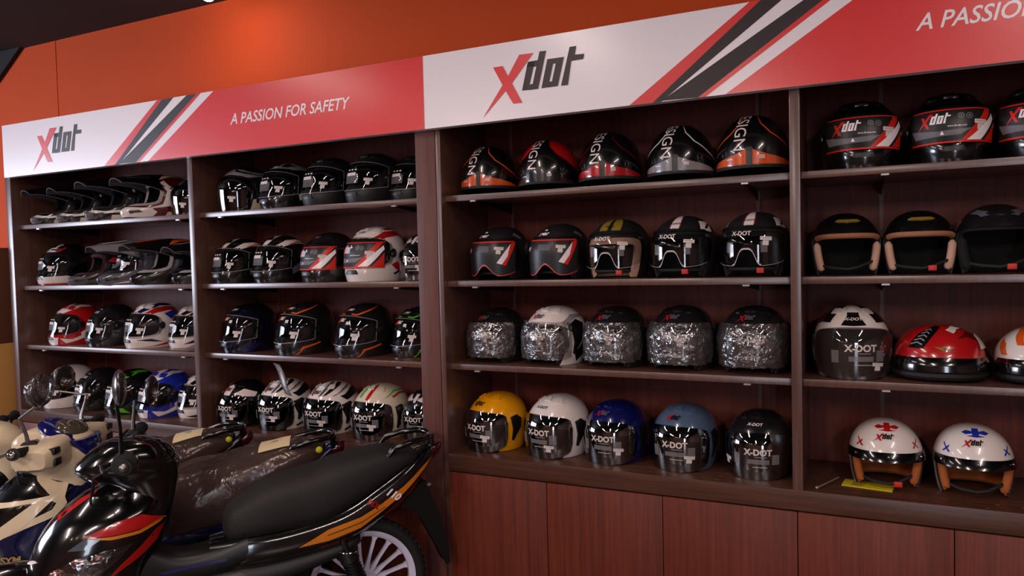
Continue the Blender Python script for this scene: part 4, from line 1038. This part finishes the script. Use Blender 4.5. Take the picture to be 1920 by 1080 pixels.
def bike(label, pose, pal, seatwrap=None, body_art=None, film_front=False, mirrors=True, detail=True, steer=0, mir={1: (.812, .350, 1.25), -1: (.765, -.30, 1.135)}, tall_cowl=False, film_mirror=False, paper=None, loop=True):
    x, y, a, s = pose
    t = empty('motorcycle', (x, y, 0), a, s); tag(t, label, 'motorcycle', 'parked motorcycles')
    main, second, seatm = pal['main'], pal['second'], M_PLAST
    wheel(t, -.035, pal['rim']); wheel(t, 1.22, pal['rim'])
    # frame, engine, swingarm, suspension
    bm = bmesh.new()
    for sd in (1, -1): tube(bm, [(.02, sd*.085, .28), (.25, sd*.095, .30), (.46, sd*.08, .33)], [.018, .022, .024], 10)
    obj('swingarm', bm, M_PLAST, t)
    for sd in (1, -1):
        bm = bmesh.new(); tube(bm, [(-.02, sd*.110, .30), (.005, sd*.110, .36), (.03, sd*.108, .43)], [.013, .030, .030], 16); tube(bm, [(.03, sd*.108, .43), (.045, sd*.106, .47)], [.040, .036], 16); tube(bm, [(.04, sd*.106, .46), (.07, sd*.10, .56)], .014, 10)
        for q in range(7):
            z0 = .335+q*.014; tube(bm, [(-.004+q*.0055, sd*.110, z0), (-.003+q*.0055, sd*.110, z0+.006)], .036, 16)
        obj('shock_absorber', bm, M_PLAST, t)
        if detail:
            bm = bmesh.new(); torus(bm, (0, 0, 0), .037, .0035, n=24, m=6)
            for v in bm.verts: v.co = Vector((v.co.x, v.co.z, v.co.y))
            for v in bm.verts: v.co += Vector((.036, sd*.108, .472))
            obj('shock_collar', bm, M_CHROME, t)
    bm = bmesh.new(); loft_x(bm, [(.26, .28, .42, .07), (.36, .20, .46, .11), (.55, .18, .46, .12), (.72, .22, .42, .10), (.80, .28, .38, .06)], e=.6); ell(bm, (.46, .125, .29), .095, .03, .085); ell(bm, (.46, -.125, .29), .095, .03, .085)
    for q in range(6): tube(bm, [(.74+q*.018, 0, .33), (.748+q*.018, 0, .33)], .065, 16)
    obj('engine', bm, mat('dark engine metal', '4a484a', .4, metal=.7), t)
    bm = bmesh.new(); tube(bm, [(.86, -.06, .33), (.80, -.10, .20), (.5, -.12, .13), (.25, -.115, .13)], .016, 10); tube(bm, [(.25, -.115, .13), (.20, -.12, .14), (-.10, -.125, .20), (-.12, -.125, .205)], [.02, .036, .038, .026], 18); obj('exhaust_pipe', bm, M_STEEL, t)
    bm = bmesh.new(); tube(bm, [(.30, .16, .24), (.30, -.16, .24)], .011, 8)
    for sd in (1, -1): tube(bm, [(.50, sd*.10, .22), (.50, sd*.24, .22)], [.014, .017], 10)
    obj('foot_peg', bm, M_RUBBER, t)
    bm = bmesh.new(); tube(bm, [(.40, .11, .20), (.30, .17, .10), (.20, .22, .012)], .010, 8); tube(bm, [(.21, .215, .012), (.17, .235, .012)], .012, 8); obj('side_stand', bm, M_PLAST, t)
    bm = bmesh.new(); tube(bm, [(.02, .085, .335), (.22, .10, .375), (.46, .10, .385), (.52, .10, .34), (.46, .10, .24), (.2, .10, .225), (.0, .085, .225), (-.04, .085, .28), (.02, .085, .335)], .020, 8); obj('chain_case', bm, M_PLAST, t)
    # front fork and fender
    for sd in (1, -1):
        bm = bmesh.new(); tube(bm, [(1.22, sd*.075, .28), (1.20, sd*.075, .36), (1.13, sd*.075, .56)], [.020, .024, .021], 12); obj('fork_leg', bm, M_STEEL, t)
    bm = bmesh.new(); R = []
    for i in range(13):
        an = rad(20+i*11); r = .315; R.append([bm.verts.new(Vector((1.22+(r-.028*abs(q)**2)*math.cos(an), q*.066, .28+(r-.028*abs(q)**2)*math.sin(an)))) for q in (-1, -.75, -.4, 0, .4, .75, 1)])
    grid(bm, R, 0, close=False); thicken(bm, Vector((1.22, 0, .28)), .985, 0, 0); obj('front_fender', bm, main, t)
    # tail body with its stripes
    bm = bmesh.new()
    loft_x(bm, [(.56, .44, .58, .06), (.42, .44, .60, .10), (.25, .46, .615, .120), (.05, .488, .66, .128), (-.10, .552, .735, .120), (-.22, .624, .80, .108), (-.29, .70, .835, .080), (-.335, .765, .855, .055), (-.365, .80, .86, .030)], e=.72, k=5)
    bv = BVHTree.FromBMesh(bm); mats = [main]+pal['tail_mats']
    for poly, mi, off in pal['tail']: side_paint(bm, bv, poly, mi, off, (1, -1))
    if pal.get('num'):
        tr, wd = text(pal['num'], .22, .04); h = .032; ang = -.72
        def place(tt, h, cx, cz, ang, mi, sx=1):
            T2 = [[(cx-((p_[0]*h)*math.cos(ang)+(p_[1]*h)*math.sin(ang)), cz+(-(p_[0]*h)*math.sin(ang)*1+(p_[1]*h)*math.cos(ang))) for p_ in q] for q in tt]
            side_paint(bm, bv, None, mi, .004, (1,), tris=T2, mx=.02)
        place(tr, h, -.150, .664, .62, 3)
        place(text('MX', .22, .04)[0], h*.80, -.066, .640, .55, 4)
    obj('tail_body', bm, mats, t)
    # side cover and lower body seam
    bm = bmesh.new(); loft_x(bm, [(.64, .36, .47, .05), (.40, .36, .47, .105), (.2, .40, .49, .118), (.04, .45, .515, .112), (-.02, .475, .52, .08)], e=.7); obj('side_cover', bm, pal['cover'], t)
    # tunnel between leg shield and seat
    bm = bmesh.new(); loft_x(bm, [(.42, .46, .60, .10), (.56, .43, .555, .085), (.70, .42, .56, .085), (.84, .42, .66, .09)], e=.7); bv = BVHTree.FromBMesh(bm)
    tm = [pal['tunnel'], mat('violet blue line', '23245c', .3)]; side_paint(bm, bv, [(.50, .505), (.72, .49), (.74, .50), (.50, .515)], 1, .002, (1, -1)); obj('tunnel', bm, tm, t)
    # leg shield and front cowl
    bm = bmesh.new()
    loft_z(bm, [(.36, .86, .98, .05), (.42, .80, 1.12, .13), (.53, .76, 1.178, .168), (.61, .72, 1.160, .172), (.67, .70, 1.135, .165), (.73, .69, 1.092, .148), (.775, .69, 1.044, .115), (.815, .70, .988, .075), (.845, .72, .92, .05)], e=.95, k=5)
    bv = BVHTree.FromBMesh(bm)
    for poly, mi, off in pal['cowl']: side_paint(bm, bv, poly, mi, off, (1, -1))
    for tt, mi in pal.get('cowl_text', []): side_paint(bm, bv, None, mi, .004, (1,), tris=tt, mx=.02)
    obj('front_cowl', bm, [main]+pal['cowl_mats'], t)
    if pal.get('emblem'):
        h = bv.ray_cast(Vector((pal['emblem'][0], .6, pal['emblem'][1])), Vector((0, -1, 0))); Q = h[1].to_track_quat('Z', 'Y').to_matrix() if h[0] else None
        bm = bmesh.new(); ell(bm, h[0], .019, .019, .004, 24, 8, 0, Q); ell(bm, h[0]+h[1]*.003, .013, .013, .003, 20, 8, 1, Q); ell(bm, h[0]+h[1]*.005, .0035, .010, .002, 12, 6, 2, Q)
        tag(obj('emblem', bm, [M_WHITE, M_PRW, M_BLACKP], t), 'round white emblem')
    if pal.get('lens'):
        for sd in (1, -1):
            bm = bmesh.new()
            tr = subdiv(tess([pal['lens']]), .02); mid = Vector((.95, 0, .6))
            cx = sum(p_[0] for p_ in pal['lens'])/len(pal['lens']); cz = sum(p_[1] for p_ in pal['lens'])/len(pal['lens'])
            def f(x_, z_):
                h = bv.ray_cast(Vector((x_, sd*.6, z_)), Vector((0, -sd, 0)))
                return h[0]+Vector((0, sd*(.004+.014*max(0, 1-((x_-cx)/.16)**2-((z_-cz)/.055)**2)), 0)) if h[0] else None
            put(bm, tr, f, 0); L_ = obj('headlight', bm, glassy('headlight lens', (.62, .58, .60), 1.6, .10, .05, bump=22, bs=.35), t, normals=False)
            for q in ((1.05, .575, .030), (.985, .612, .024), (.92, .62, .016)):
                bm = bmesh.new(); h = bv.ray_cast(Vector((q[0], sd*.6, q[1])), Vector((0, -sd, 0)))[0]
                if h: ell(bm, h+Vector((0, sd*.003, 0)), q[2], .009, q[2]*.8, 14, 8); obj('reflector', bm, mat('pinkish reflector', 'c08a88', .15, metal=.8), L_)
    # seat
    bm = bmesh.new()
    loft_x(bm, [(.510, .60, .635, .03), (.500, .585, .665, .065), (.465, .570, .705, .100), (.35, .575, .768, .128), (.22, .58, .80, .132), (.15, .585, .812, .134), (.05, .62, .838, .132), (-.118, .71, .860, .116), (-.22, .77, .848, .095), (-.27, .79, .832, .07), (-.285, .80, .815, .04)], e=.62, k=5, n=32)
    seat_bv = BVHTree.FromBMesh(bm); obj('seat', bm, mat('black grained seat vinyl', '1b1818', .62, bump=(350, .3)), t)
    # grab rail
    if loop:
        bm = bmesh.new(); pts = [(-.14, .095, .835), (-.17, .105, .868), (-.24, .105, .885), (-.315, .08, .892), (-.345, .045, .890), (-.35, 0, .888)]
        pts = pts+[(q[0], -q[1], q[2]) for q in pts[-2::-1]]; tube(bm, pts, .013, 10); tube(bm, [(-.345, .045, .89), (-.345, .04, .84)], .012, 8); tube(bm, [(-.345, -.045, .89), (-.345, -.04, .84)], .012, 8); obj('grab_rail', bm, pal.get('rail', M_GLOSSB), t)
    bm = bmesh.new(); loft_x(bm, [(-.34, .785, .850, .05), (-.375, .795, .858, .045), (-.395, .82, .855, .020)], e=.7); obj('tail_light', bm, mat('dark red lens', '3a060a', .1, coat=1), t)
    # rear mud guard
    bm = bmesh.new(); pr_ = [(-.20, .60), (-.30, .70), (-.325, .66), (-.375, .53), (-.405, .40), (-.415, .315), (-.395, .31), (-.365, .38), (-.33, .45), (-.285, .54), (-.24, .58)]
    rings_loft(bm, [[Vector((q[0], -.050, q[1])) for q in pr_], [Vector((q[0]-.006, 0, q[1])) for q in pr_], [Vector((q[0], .050, q[1])) for q in pr_]]); obj('mud_guard', bm, M_PLAST, t)
    for sd in (1, -1):
        bm = bmesh.new(); ell(bm, (-.32, sd*.085, .69), .020, .022, .016); tube(bm, [(-.29, 0, .70), (-.315, sd*.075, .69)], .007, 8); obj('indicator', bm, mat('smoked indicator', '2a1c18', .15, coat=1), t)
    # handlebar, cowl, grips, levers
    before = set(bpy.data.objects)
    bm = bmesh.new()
    if not tall_cowl:
        loft_z(bm, [(.66, .70, .775, .06), (.72, .685, .79, .075), (.78, .67, .82, .080), (.83, .66, .88, .085), (.865, .655, .975, .095), (.905, .655, 1.012, .115), (.945, .675, .985, .115), (.985, .72, .935, .095), (1.006, .78, .89, .05)], e=.92, k=5)
    else:
        loft_z(bm, [(.66, .72, .80, .05), (.74, .70, .84, .075), (.82, .685, .93, .09), (.89, .67, .99, .105), (.94, .68, 1.0, .115), (.975, .70, .98, .115), (1.00, .75, .94, .09), (1.01, .80, .90, .05)], e=.8, k=5)
    bv = BVHTree.FromBMesh(bm)
    for poly, mi, off in pal.get('bar', []): side_paint(bm, bv, poly, mi, off, (1, -1))
    hc = obj('handlebar_cowl', bm, [pal['barcol']]+pal.get('bar_mats', []), t)
    if tall_cowl:
        for sd in (1, -1):   # cream wing covers with slots
            bm = bmesh.new(); R = []
            for q, (yy, xa, xb, za, zb) in enumerate(((.09, .72, .95, .86, 1.00), (.14, .715, .92, .865, .99), (.20, .71, .90, .87, .985), (.245, .715, .88, .875, .975), (.27, .73, .86, .89, .96))):
                cx, cz, hx, hz = (xa+xb)/2, (za+zb)/2, (xb-xa)/2, (zb-za)/2
                R.append([Vector((cx+hx*sg(math.cos(2*PI*i/20), .5), sd*yy, cz+hz*sg(math.sin(2*PI*i/20), .5))) for i in range(20)])
            rings_loft(bm, R)
            for z0, z1, y0 in ((.943, .968, .20), (.895, .925, .195)): box(bm, .706, .74, sd*y0-.002 if sd > 0 else sd*(y0+.045), sd*(y0+.045) if sd > 0 else sd*y0+.002, z0, z1, 1, .003)
            obj('wing_cover', bm, [CRMB, M_PLAST], hc)
        bm = bmesh.new(); M = Matrix.Rotation(rad(-28), 3, 'Y')
        ell(bm, (.785, 0, .985), .115, .120, .036, 28, 14, 0, M)
        loft_z(bm, [(.80, .690, .72, .012), (.86, .668, .72, .035), (.92, .655, .74, .075), (.965, .665, .80, .105)], e=.8, n=20, k=3, mi=0)
        ell(bm, (.762, 0, 1.005), .062, .085, .022, 28, 14, 1, M)
        for i in range(9):
            an = PI*(i+1)/10; c = Vector((.752, 0, 1.0268))+M @ Vector((.035*math.sin(an)-.02, .058*math.cos(an), 0)); ell(bm, c, .002, .005, .002, 8, 6, 2)
        tag(obj('instrument_panel', bm, [mat('deep blue paint', '12145a', .15, coat=1), mat('gauge glass', '4c4638', .06, coat=1), M_PRW, ], hc), 'blue surround with an oval gauge')
    bm = bmesh.new(); tube(bm, [(.815, .34, .972), (.83, .20, .955), (.85, 0, .93), (.83, -.20, .955), (.815, -.34, .972)], .012, 12); obj('handlebar', bm, M_STEEL, t)
    for sd in (1, -1):
        bm = bmesh.new(); g0, g1 = Vector((.822, sd*.215, .958)), Vector((.812, sd*.335, .973)); tube(bm, [g0, g1], .0175, 18)
        for q in range(11): c = g0.lerp(g1, q/10.5); c2 = g0.lerp(g1, (q+.45)/10.5); tube(bm, [c, c2], .0195, 18)
        dr = (g1-g0).normalized(); tube(bm, [g0-dr*.004, g0+dr*.004, g0+dr*.006], [.040, .040, .034], 24); tube(bm, [g1, g1+dr*.006], .025, 18)
        gp = obj('grip', bm, M_RUBBER, t)
        bm = bmesh.new(); tube(bm, [g1+dr*.004, g1+dr*.018, g1+dr*.024], [.016, .014, .006], 16); obj('bar_end', bm, M_CHROME if tall_cowl else M_STEEL, gp)
        bm = bmesh.new(); tube(bm, [(.86, sd*.17, .955), (.895, sd*.20, .952), (.885, sd*.27, .955), (.87, sd*.335, .962), (.866, sd*.345, .963)], [.008, .007, .006, .006, .009], 8); obj('brake_lever', bm, M_PLAST, t)
        bm = bmesh.new(); tube(bm, [(.826, sd*.145, .945), (.826, sd*.155, .948), (.823, sd*.205, .955), (.822, sd*.212, .956)], [.034, .042, .042, .036], 20); box(bm, .79, .82, sd*.16, sd*.20, .925, .975, 0, .006); sw = obj('switch_box', bm, M_PLAST, t)
        if detail:
            bm = bmesh.new(); box(bm, .782, .793, sd*.18-.009, sd*.18+.009, .960, .973, 0, .002); box(bm, .782, .793, sd*.18-.008, sd*.18+.008, .932, .945, 1, .002); obj('switch', bm, [M_PRW, mat('red switch', 'c03020', .4)], sw)
        if mirrors:
            mv = Matrix.Rotation(rad(-steer), 3, 'Z') @ (Vector(mir[sd])-Vector((.85, 0, 0)))+Vector((.85, 0, 0)); mx, my, mz = mv.x, mv.y, mv.z-.03
            bm = bmesh.new(); tube(bm, [(.83, sd*.205, .975), (.83, sd*.215, 1.02), (.826, sd*.26, 1.10), (mx+.012, my-sd*.012, mz-.03), (mx+.012, my, mz)], [.010, .0075, .006, .006, .006], 10)
            mr = obj('mirror', bm, M_PLAST if not film_mirror else M_STEEL, t)
            M = Matrix.Rotation(rad(sd*8), 3, 'Z') @ Matrix.Rotation(rad(sd*18), 3, 'X')
            bm = bmesh.new(); ell(bm, (mx, my+sd*.01, mz+.03), .022, .072, .052, 24, 14, 0, M)
            for v in bm.verts:
                q = (v.co-Vector((mx, my, mz+.03))); v.co.z += .22*max(0, -sd*q.y)*(1 if q.z > 0 else -.4)+.10*q.z; v.co.y += .25*q.z*sd*-1
            obj('mirror_head', bm, mat('mirror shell', '1a1718', .3, coat=.6), mr)
            bm = bmesh.new(); ell(bm, (mx-.013, my+sd*.01, mz+.03), .009, .056, .039, 24, 12, 0, M); obj('mirror_glass', bm, M_CHROME, mr)
            if film_mirror and sd > 0:
                bm = bmesh.new(); ell(bm, (mx, my+.01, mz+.025), .034, .080, .062, 22, 14)
                for v in bm.verts: v.co += Vector((random.uniform(-.005, .005), random.uniform(-.006, .006), random.uniform(-.006, .006)))
                tag(obj('plastic_film', bm, FILM, mr, ang=180), 'crinkled clear plastic film over the mirror')
    if steer:
        SM = Matrix.Translation((.85, 0, 0)) @ Matrix.Rotation(rad(steer), 4, 'Z') @ Matrix.Translation((-.85, 0, 0))
        for o_ in set(bpy.data.objects)-before: o_.data.transform(SM)
    for cyy in (.05, .09):
        bm = bmesh.new(); tube(bm, [(.85, cyy*2, .95), (.93, cyy*1.6, .90), (.95, cyy, .80), (.92, cyy, .72)], .0045, 6); obj('cable', bm, M_RUBBER, t)
    # plastic wrap over seat and shield
    if seatwrap:
        bm = bmesh.new(); secs = interp(seatwrap, 6); rings = []; n = 40; rnd = random.Random(5+len(label))
        ph = [rnd.uniform(0, 6) for _ in range(8)]
        for i, (xx, z0, z1, hw) in enumerate(secs):
            c = (z0+z1)/2; h = (z1-z0)/2; ring = []
            for j in range(n):
                an = 2*PI*j/n; wob = 1+.010*math.sin(an*9+xx*22+ph[0])+.012*math.sin(an*4-xx*31+ph[1])+.005*math.sin(an*17+xx*60+ph[2])+rnd.uniform(-.004, .004)
                ring.append(Vector((xx, hw*wob*sg(math.cos(an), .75), c+h*wob*sg(math.sin(an), .75))))
            rings.append(ring)
        rings_loft(bm, rings, cap=False); wv = BVHTree.FromBMesh(bm); tag(obj('plastic_wrap', bm, FILM2, t, ang=180), 'crinkled clear plastic wrap over the seat')
        if paper:
            bm = bmesh.new(); top_paint(bm, wv, paper, 0, .006)
            cx = sum(q[0] for q in paper)/4; cy = sum(q[1] for q in paper)/4
            for q in range(3): top_paint(bm, wv, [(cx-.008+q*.012, cy-.03), (cx-.006+q*.012, cy-.03), (cx-.006+q*.012, cy+.012-.01*(q % 2)), (cx-.008+q*.012, cy+.012)], 1, .0075)
            top_paint(bm, wv, [(cx-.012, cy-.015), (cx+.012, cy-.015), (cx+.012, cy-.006), (cx-.012, cy-.006)], 1, .008)
            tag(obj('paper_label', bm, [mat('cream paper', 'd8c49a', .7), mat('faint print', '8a7f68', .7)], t, normals=False), 'cream paper label with faint print')
            bm = bmesh.new(); ell(bm, (-.285, .10, .845), .016, .010, .016, 12, 8); tag(obj('tag', bm, mat('yellow tag', 'b8b818', .5), t), 'small yellow tag')
    return t

M_SILVRIM = mat('pale silver wheel paint', 'd8d8ee', .35, coat=.3)
M_ORSTR = mat('orange stripe', 'd07818', .35, coat=.5); M_DRED = mat('dark red gloss', '5a100c', .2, coat=1); M_BRED = mat('bright red gloss', 'b41414', .2, coat=1)
CRMB = mat('cream white plastic', 'dcc9a8', .3, coat=.4); NAVG = mat('navy gloss paint', '10143e', .18, coat=1); M_GOLDL = mat('gold lettering', 'c0a058', .4)
tail1 = [([(.235, .520), (.115, .577), (-.015, .607), (-.10, .645), (-.20, .705), (-.30, .775), (-.345, .80), (-.30, .755), (-.20, .675), (-.10, .612), (-.015, .562), (.117, .531)], 1, .0025),
                  ([(.12, .556), (-.02, .588), (-.12, .634), (-.12, .631), (-.02, .585), (.12, .553)], 5, .0040),
         ([(.20, .478), (.04, .492), (-.10, .560), (-.22, .640), (-.32, .74), (-.30, .75), (-.20, .66), (-.10, .59), (.0, .540), (.16, .510)], 2, .0020)]
pal1 = dict(main=M_GLOSSB, second=M_BRED, rim=M_SILVRIM, cover=mat('grey black plastic', '161314', .55), tunnel=mat('satin black plastic', '0a090a', .42),
  tail=tail1, tail_mats=[M_ORSTR, M_DRED, M_WHITE, mat('deep red lettering', '8a1010', .3), M_PLAST], num='110', emblem=(1.135, .612),
  cowl=[([(.975, .695), (.86, .735), (.779, .742), (.712, .712), (.78, .694), (.88, .690)], 1, .0022), ([(.975, .693), (.88, .687), (.79, .690), (.712, .712), (.705, .702), (.79, .678), (.88, .676)], 2, .0026),
        ([(.708, .69), (.74, .629), (.80, .585), (.898, .535), (.86, .575), (.79, .63), (.74, .675)], 1, .0022), ([(1.10, .726), (1.045, .768), (.99, .806), (.93, .835), (.94, .822), (1.0, .785), (1.06, .742)], 1, .0022),
        ([(1.02, .655), (.95, .70), (.91, .685), (.96, .655)], 3, .0024)],
  cowl_mats=[M_BRED, M_ORSTR, mat('grey blue lens', '4a565e', .15, coat=1)],
  lens=[(1.095, .557), (1.055, .600), (.996, .630), (.912, .642), (.81, .652), (.86, .600), (.95, .550), (1.05, .52)],
  barcol=M_GLOSSB, bar=[], bar_mats=[])
bike('black motorcycle with orange tail stripe and pale spoked wheel, nearest the camera', (2.695, -.350, -2.312, .945), pal1)
b1 = [o for o in bpy.data.objects if o.name.startswith('motorcycle')][0]
bm = bmesh.new(); ell(bm, (-.35, -.02, .835), .055, .06, .022, 18, 10)
for v in bm.verts: v.co += Vector((random.uniform(-.006, .006), random.uniform(-.006, .006), random.uniform(-.005, .005)))
tag(obj('plastic_wrap', bm, glassy('blue plastic bag', (.35, .40, .80), 1.5, .10, .15, bump=20), b1, ang=180), 'crumpled bluish plastic at the tail')
pal2 = dict(main=NAVG, second=CRMB, rim=M_SILVRIM, cover=M_PLAST, tunnel=CRMB,
  tail=[], tail_mats=[], cowl=[
      ([(1.10, .79), (.90, .85), (.80, .85), (.74, .78), (.76, .70), (.80, .66), (.96, .60), (1.2, .52), (1.2, .75)], 2, .0022),
      ([(.899, .835), (.855, .812), (.795, .789), (.757, .784), (.764, .73), (.812, .742), (.837, .766), (.878, .800)], 1, .0034),
      ([(.812, .745), (.765, .735), (.757, .703), (.786, .660), (.9, .622), (1.02, .575), (1.02, .595), (.88, .656), (.806, .686), (.792, .71), (.816, .729), (1.02, .705), (1.02, .726), (.839, .741)], 1, .0034),
      ([(.827, .738), (.806, .723), (.908, .628), (1.06, .55), (1.06, .59), (.885, .712)], 1, .0046)], cowl_mats=[CRMB, M_GLOSSB, M_GOLDL],
  barcol=CRMB, bar=[([(.84, .99), (.93, .97), (.95, .90), (.90, .84), (.86, .90)], 1, .002)], bar_mats=[mat('deep blue paint', '12145a', .15, coat=1)])
tr, wd = text('SYM', .2, .03)
pal2['cowl_text'] = [([[(.965-q[0]*.030, .478+q[1]*.030) for q in tt] for tt in tr], 3)]
wrap2 = [(.80, .42, .60, .12), (.70, .42, .60, .10), (.60, .46, .62, .11), (.50, .50, .70, .15), (.35, .50, .79, .175), (.15, .52, .835, .175), (-.05, .60, .868, .165), (-.16, .68, .882, .145), (-.24, .75, .875, .115), (-.30, .79, .85, .07)]
bike('white and navy motorcycle with wrapped seat, behind the black and orange one', (2.225, -.375, -2.50, .92), pal2, seatwrap=wrap2, tall_cowl=True, film_mirror=True, steer=-8, mir={1: (.752, .33, 1.225), -1: (.895, -.28, 1.182)},
     paper=[(-.02, .105), (-.155, .095), (-.15, -.055), (-.015, -.05)])
pal3 = dict(pal2, main=M_GLOSSB, barcol=CRMB, tunnel=M_GLOSSB, cowl=[], cowl_text=[], tail=[])
bike('motorcycle with wrapped seat nearest the shelves, farthest of the three', (1.665, -.335, -2.43, .90), pal3, seatwrap=wrap2[3:], mirrors=False, tall_cowl=False,
     paper=[(-.02, .105), (-.155, .095), (-.15, -.055), (-.015, -.05)])

# ------------------------------------------------------------------ odds and ends
# pendant spot lamp at the wall
t = empty('spot_lamp', (1.525, .13, ZC)); tag(t, 'small lit spot lamp hanging under the ceiling by the orange wall', 'lamp')
bm = bmesh.new(); tube(bm, [(0, 0, 0), (0, 0, -.06)], .010, 10); tube(bm, [(0, 0, 0), (0, 0, -.012)], .035, 20); obj('stem', bm, M_PLAST, t)
bm = bmesh.new(); tube(bm, [(-.03, .0, -.055), (.02, .01, -.070), (.10, .03, -.095)], [.025, .038, .045], 24, cap=False); obj('lamp_head', bm, M_STEEL, t)
bm = bmesh.new(); ell(bm, (0, -.02, -.118), .034, .034, .030); obj('bulb', bm, mat('lit bulb', 'ffffff', .5, emit=((1, .86, .66), 30)), t)
for i, (tx, ty, tl, tw) in enumerate(TUBES):
    t = empty('tube_lamp', (tx, ty, ZC)); tag(t, 'fluorescent ceiling tube in the shop behind the camera', 'lamp', 'ceiling tube lamps')
    bm = bmesh.new(); box(bm, -.05, .05, -tl/2-.04, tl/2+.04, -.05, 0, 0, .004); obj('housing', bm, mat('white lamp housing', 'c8c4c0', .5), t)
    bm = bmesh.new(); tube(bm, [(0, -tl/2, -.075), (0, tl/2, -.075)], .014, 12); obj('glass_tube', bm, mat('lit tube', 'ffffff', .4, emit=((1, .82, .75), 10)), t)
for bx0, by0 in ((2.0, -5.4), (2.6, -5.4), (3.4, -5.4)):
    t = empty('pendant_lamp', (bx0, by0, ZC)); tag(t, 'small round pendant bulb in the shop behind the camera', 'lamp', 'pendant bulbs')
    bm = bmesh.new(); tube(bm, [(0, 0, 0), (0, 0, -.75)], .004, 6); tube(bm, [(0, 0, -.75), (0, 0, -.80)], .02, 12); obj('cord', bm, M_PLAST, t)
    bm = bmesh.new(); ell(bm, (0, 0, -.85), .06, .06, .06); obj('bulb', bm, mat('warm bulb', 'ffffff', .5, emit=((1, .75, .5), 22)), t)
# cartons left of the cabinet
def carton(x, y, z, sx, sy, sz, label, col):
    t = empty('carton', (x, y, z), 0); tag(t, label, 'box', 'cardboard cartons')
    bm = bmesh.new(); box(bm, -sx/2, sx/2, -sy/2, sy/2, 0, sz, 0, .003); obj('body', bm, mat('cardboard '+col, col, .8), t)
    bm = bmesh.new(); box(bm, -sx/2-.001, sx/2+.001, -.025, .025, sz-.0, sz+.001, 0); box(bm, -.03, .03, -sy/2-.0012, -sy/2, sz-.12, sz+.001, 0); obj('tape', bm, mat('packing tape', 'b08850', .35), t)
carton(-.44, .14, 0, .56, .46, .56, 'cardboard carton at the bottom of the stack left of the shelves', 'a87038')
carton(-.44, .14, .562, .56, .46, .56, 'light tan cardboard carton in the middle of the stack left of the shelves', 'c08a48')
carton(-.46, .15, 1.124, .60, .48, .58, 'darker brown carton on top of the stack left of the shelves', '5a3018')
# clear hanging strip by the lower shelf, second bay
bm = bmesh.new(); R = []
for i in range(9):
    u = i/8; R.append([bm.verts.new(Vector((1.965+.075*u+k*.052, .012-.012*k+.006*math.sin(u*6), S3-.03-.150*u-.006*k))) for k in (0, .5, 1)])
grid(bm, R, 0, close=False); bmesh.ops.solidify(bm, geom=bm.faces[:], thickness=.0008)
tag(obj('plastic_strip', bm, STRIP, None, ang=180), 'crumpled clear plastic strip hanging below the third shelf', 'plastic strip')
# yellow booklet and cable tie beside the small white helmet
t = empty('booklet', (4.56, .13, SC+.0008), rad(-8)); tag(t, 'yellow printed booklet lying beside the small red and white helmet', 'booklet')
bm = bmesh.new(); box(bm, -.075, .085, -.04, .04, 0, .004, 0, .001); obj('cover', bm, mat('yellow card', 'c8b418', .6), t)
bm = bmesh.new()
tr, wd = text('MANUAL', 0, .02)
for k in range(4): box(bm, -.045, -.01+.006*(k % 2), -.026+k*.014, -.021+k*.014, .004, .0046)
obj('print', bm, mat('dark print', '3a3414', .6), t, smooth=False)
bm = bmesh.new(); tube(bm, [(4.405, .03, SC+.006), (4.44, .09, SC+.012), (4.47, .17, SC+.010)], [.004, .003, .003], 8); ell(bm, (4.404, .028, SC+.007), .007, .007, .006, 10, 6)
tag(obj('key_cable', bm, mat('pale metal wire', 'a89c90', .35, metal=.6)), 'short pale wire with a round end at the foot of the partition', 'wire')
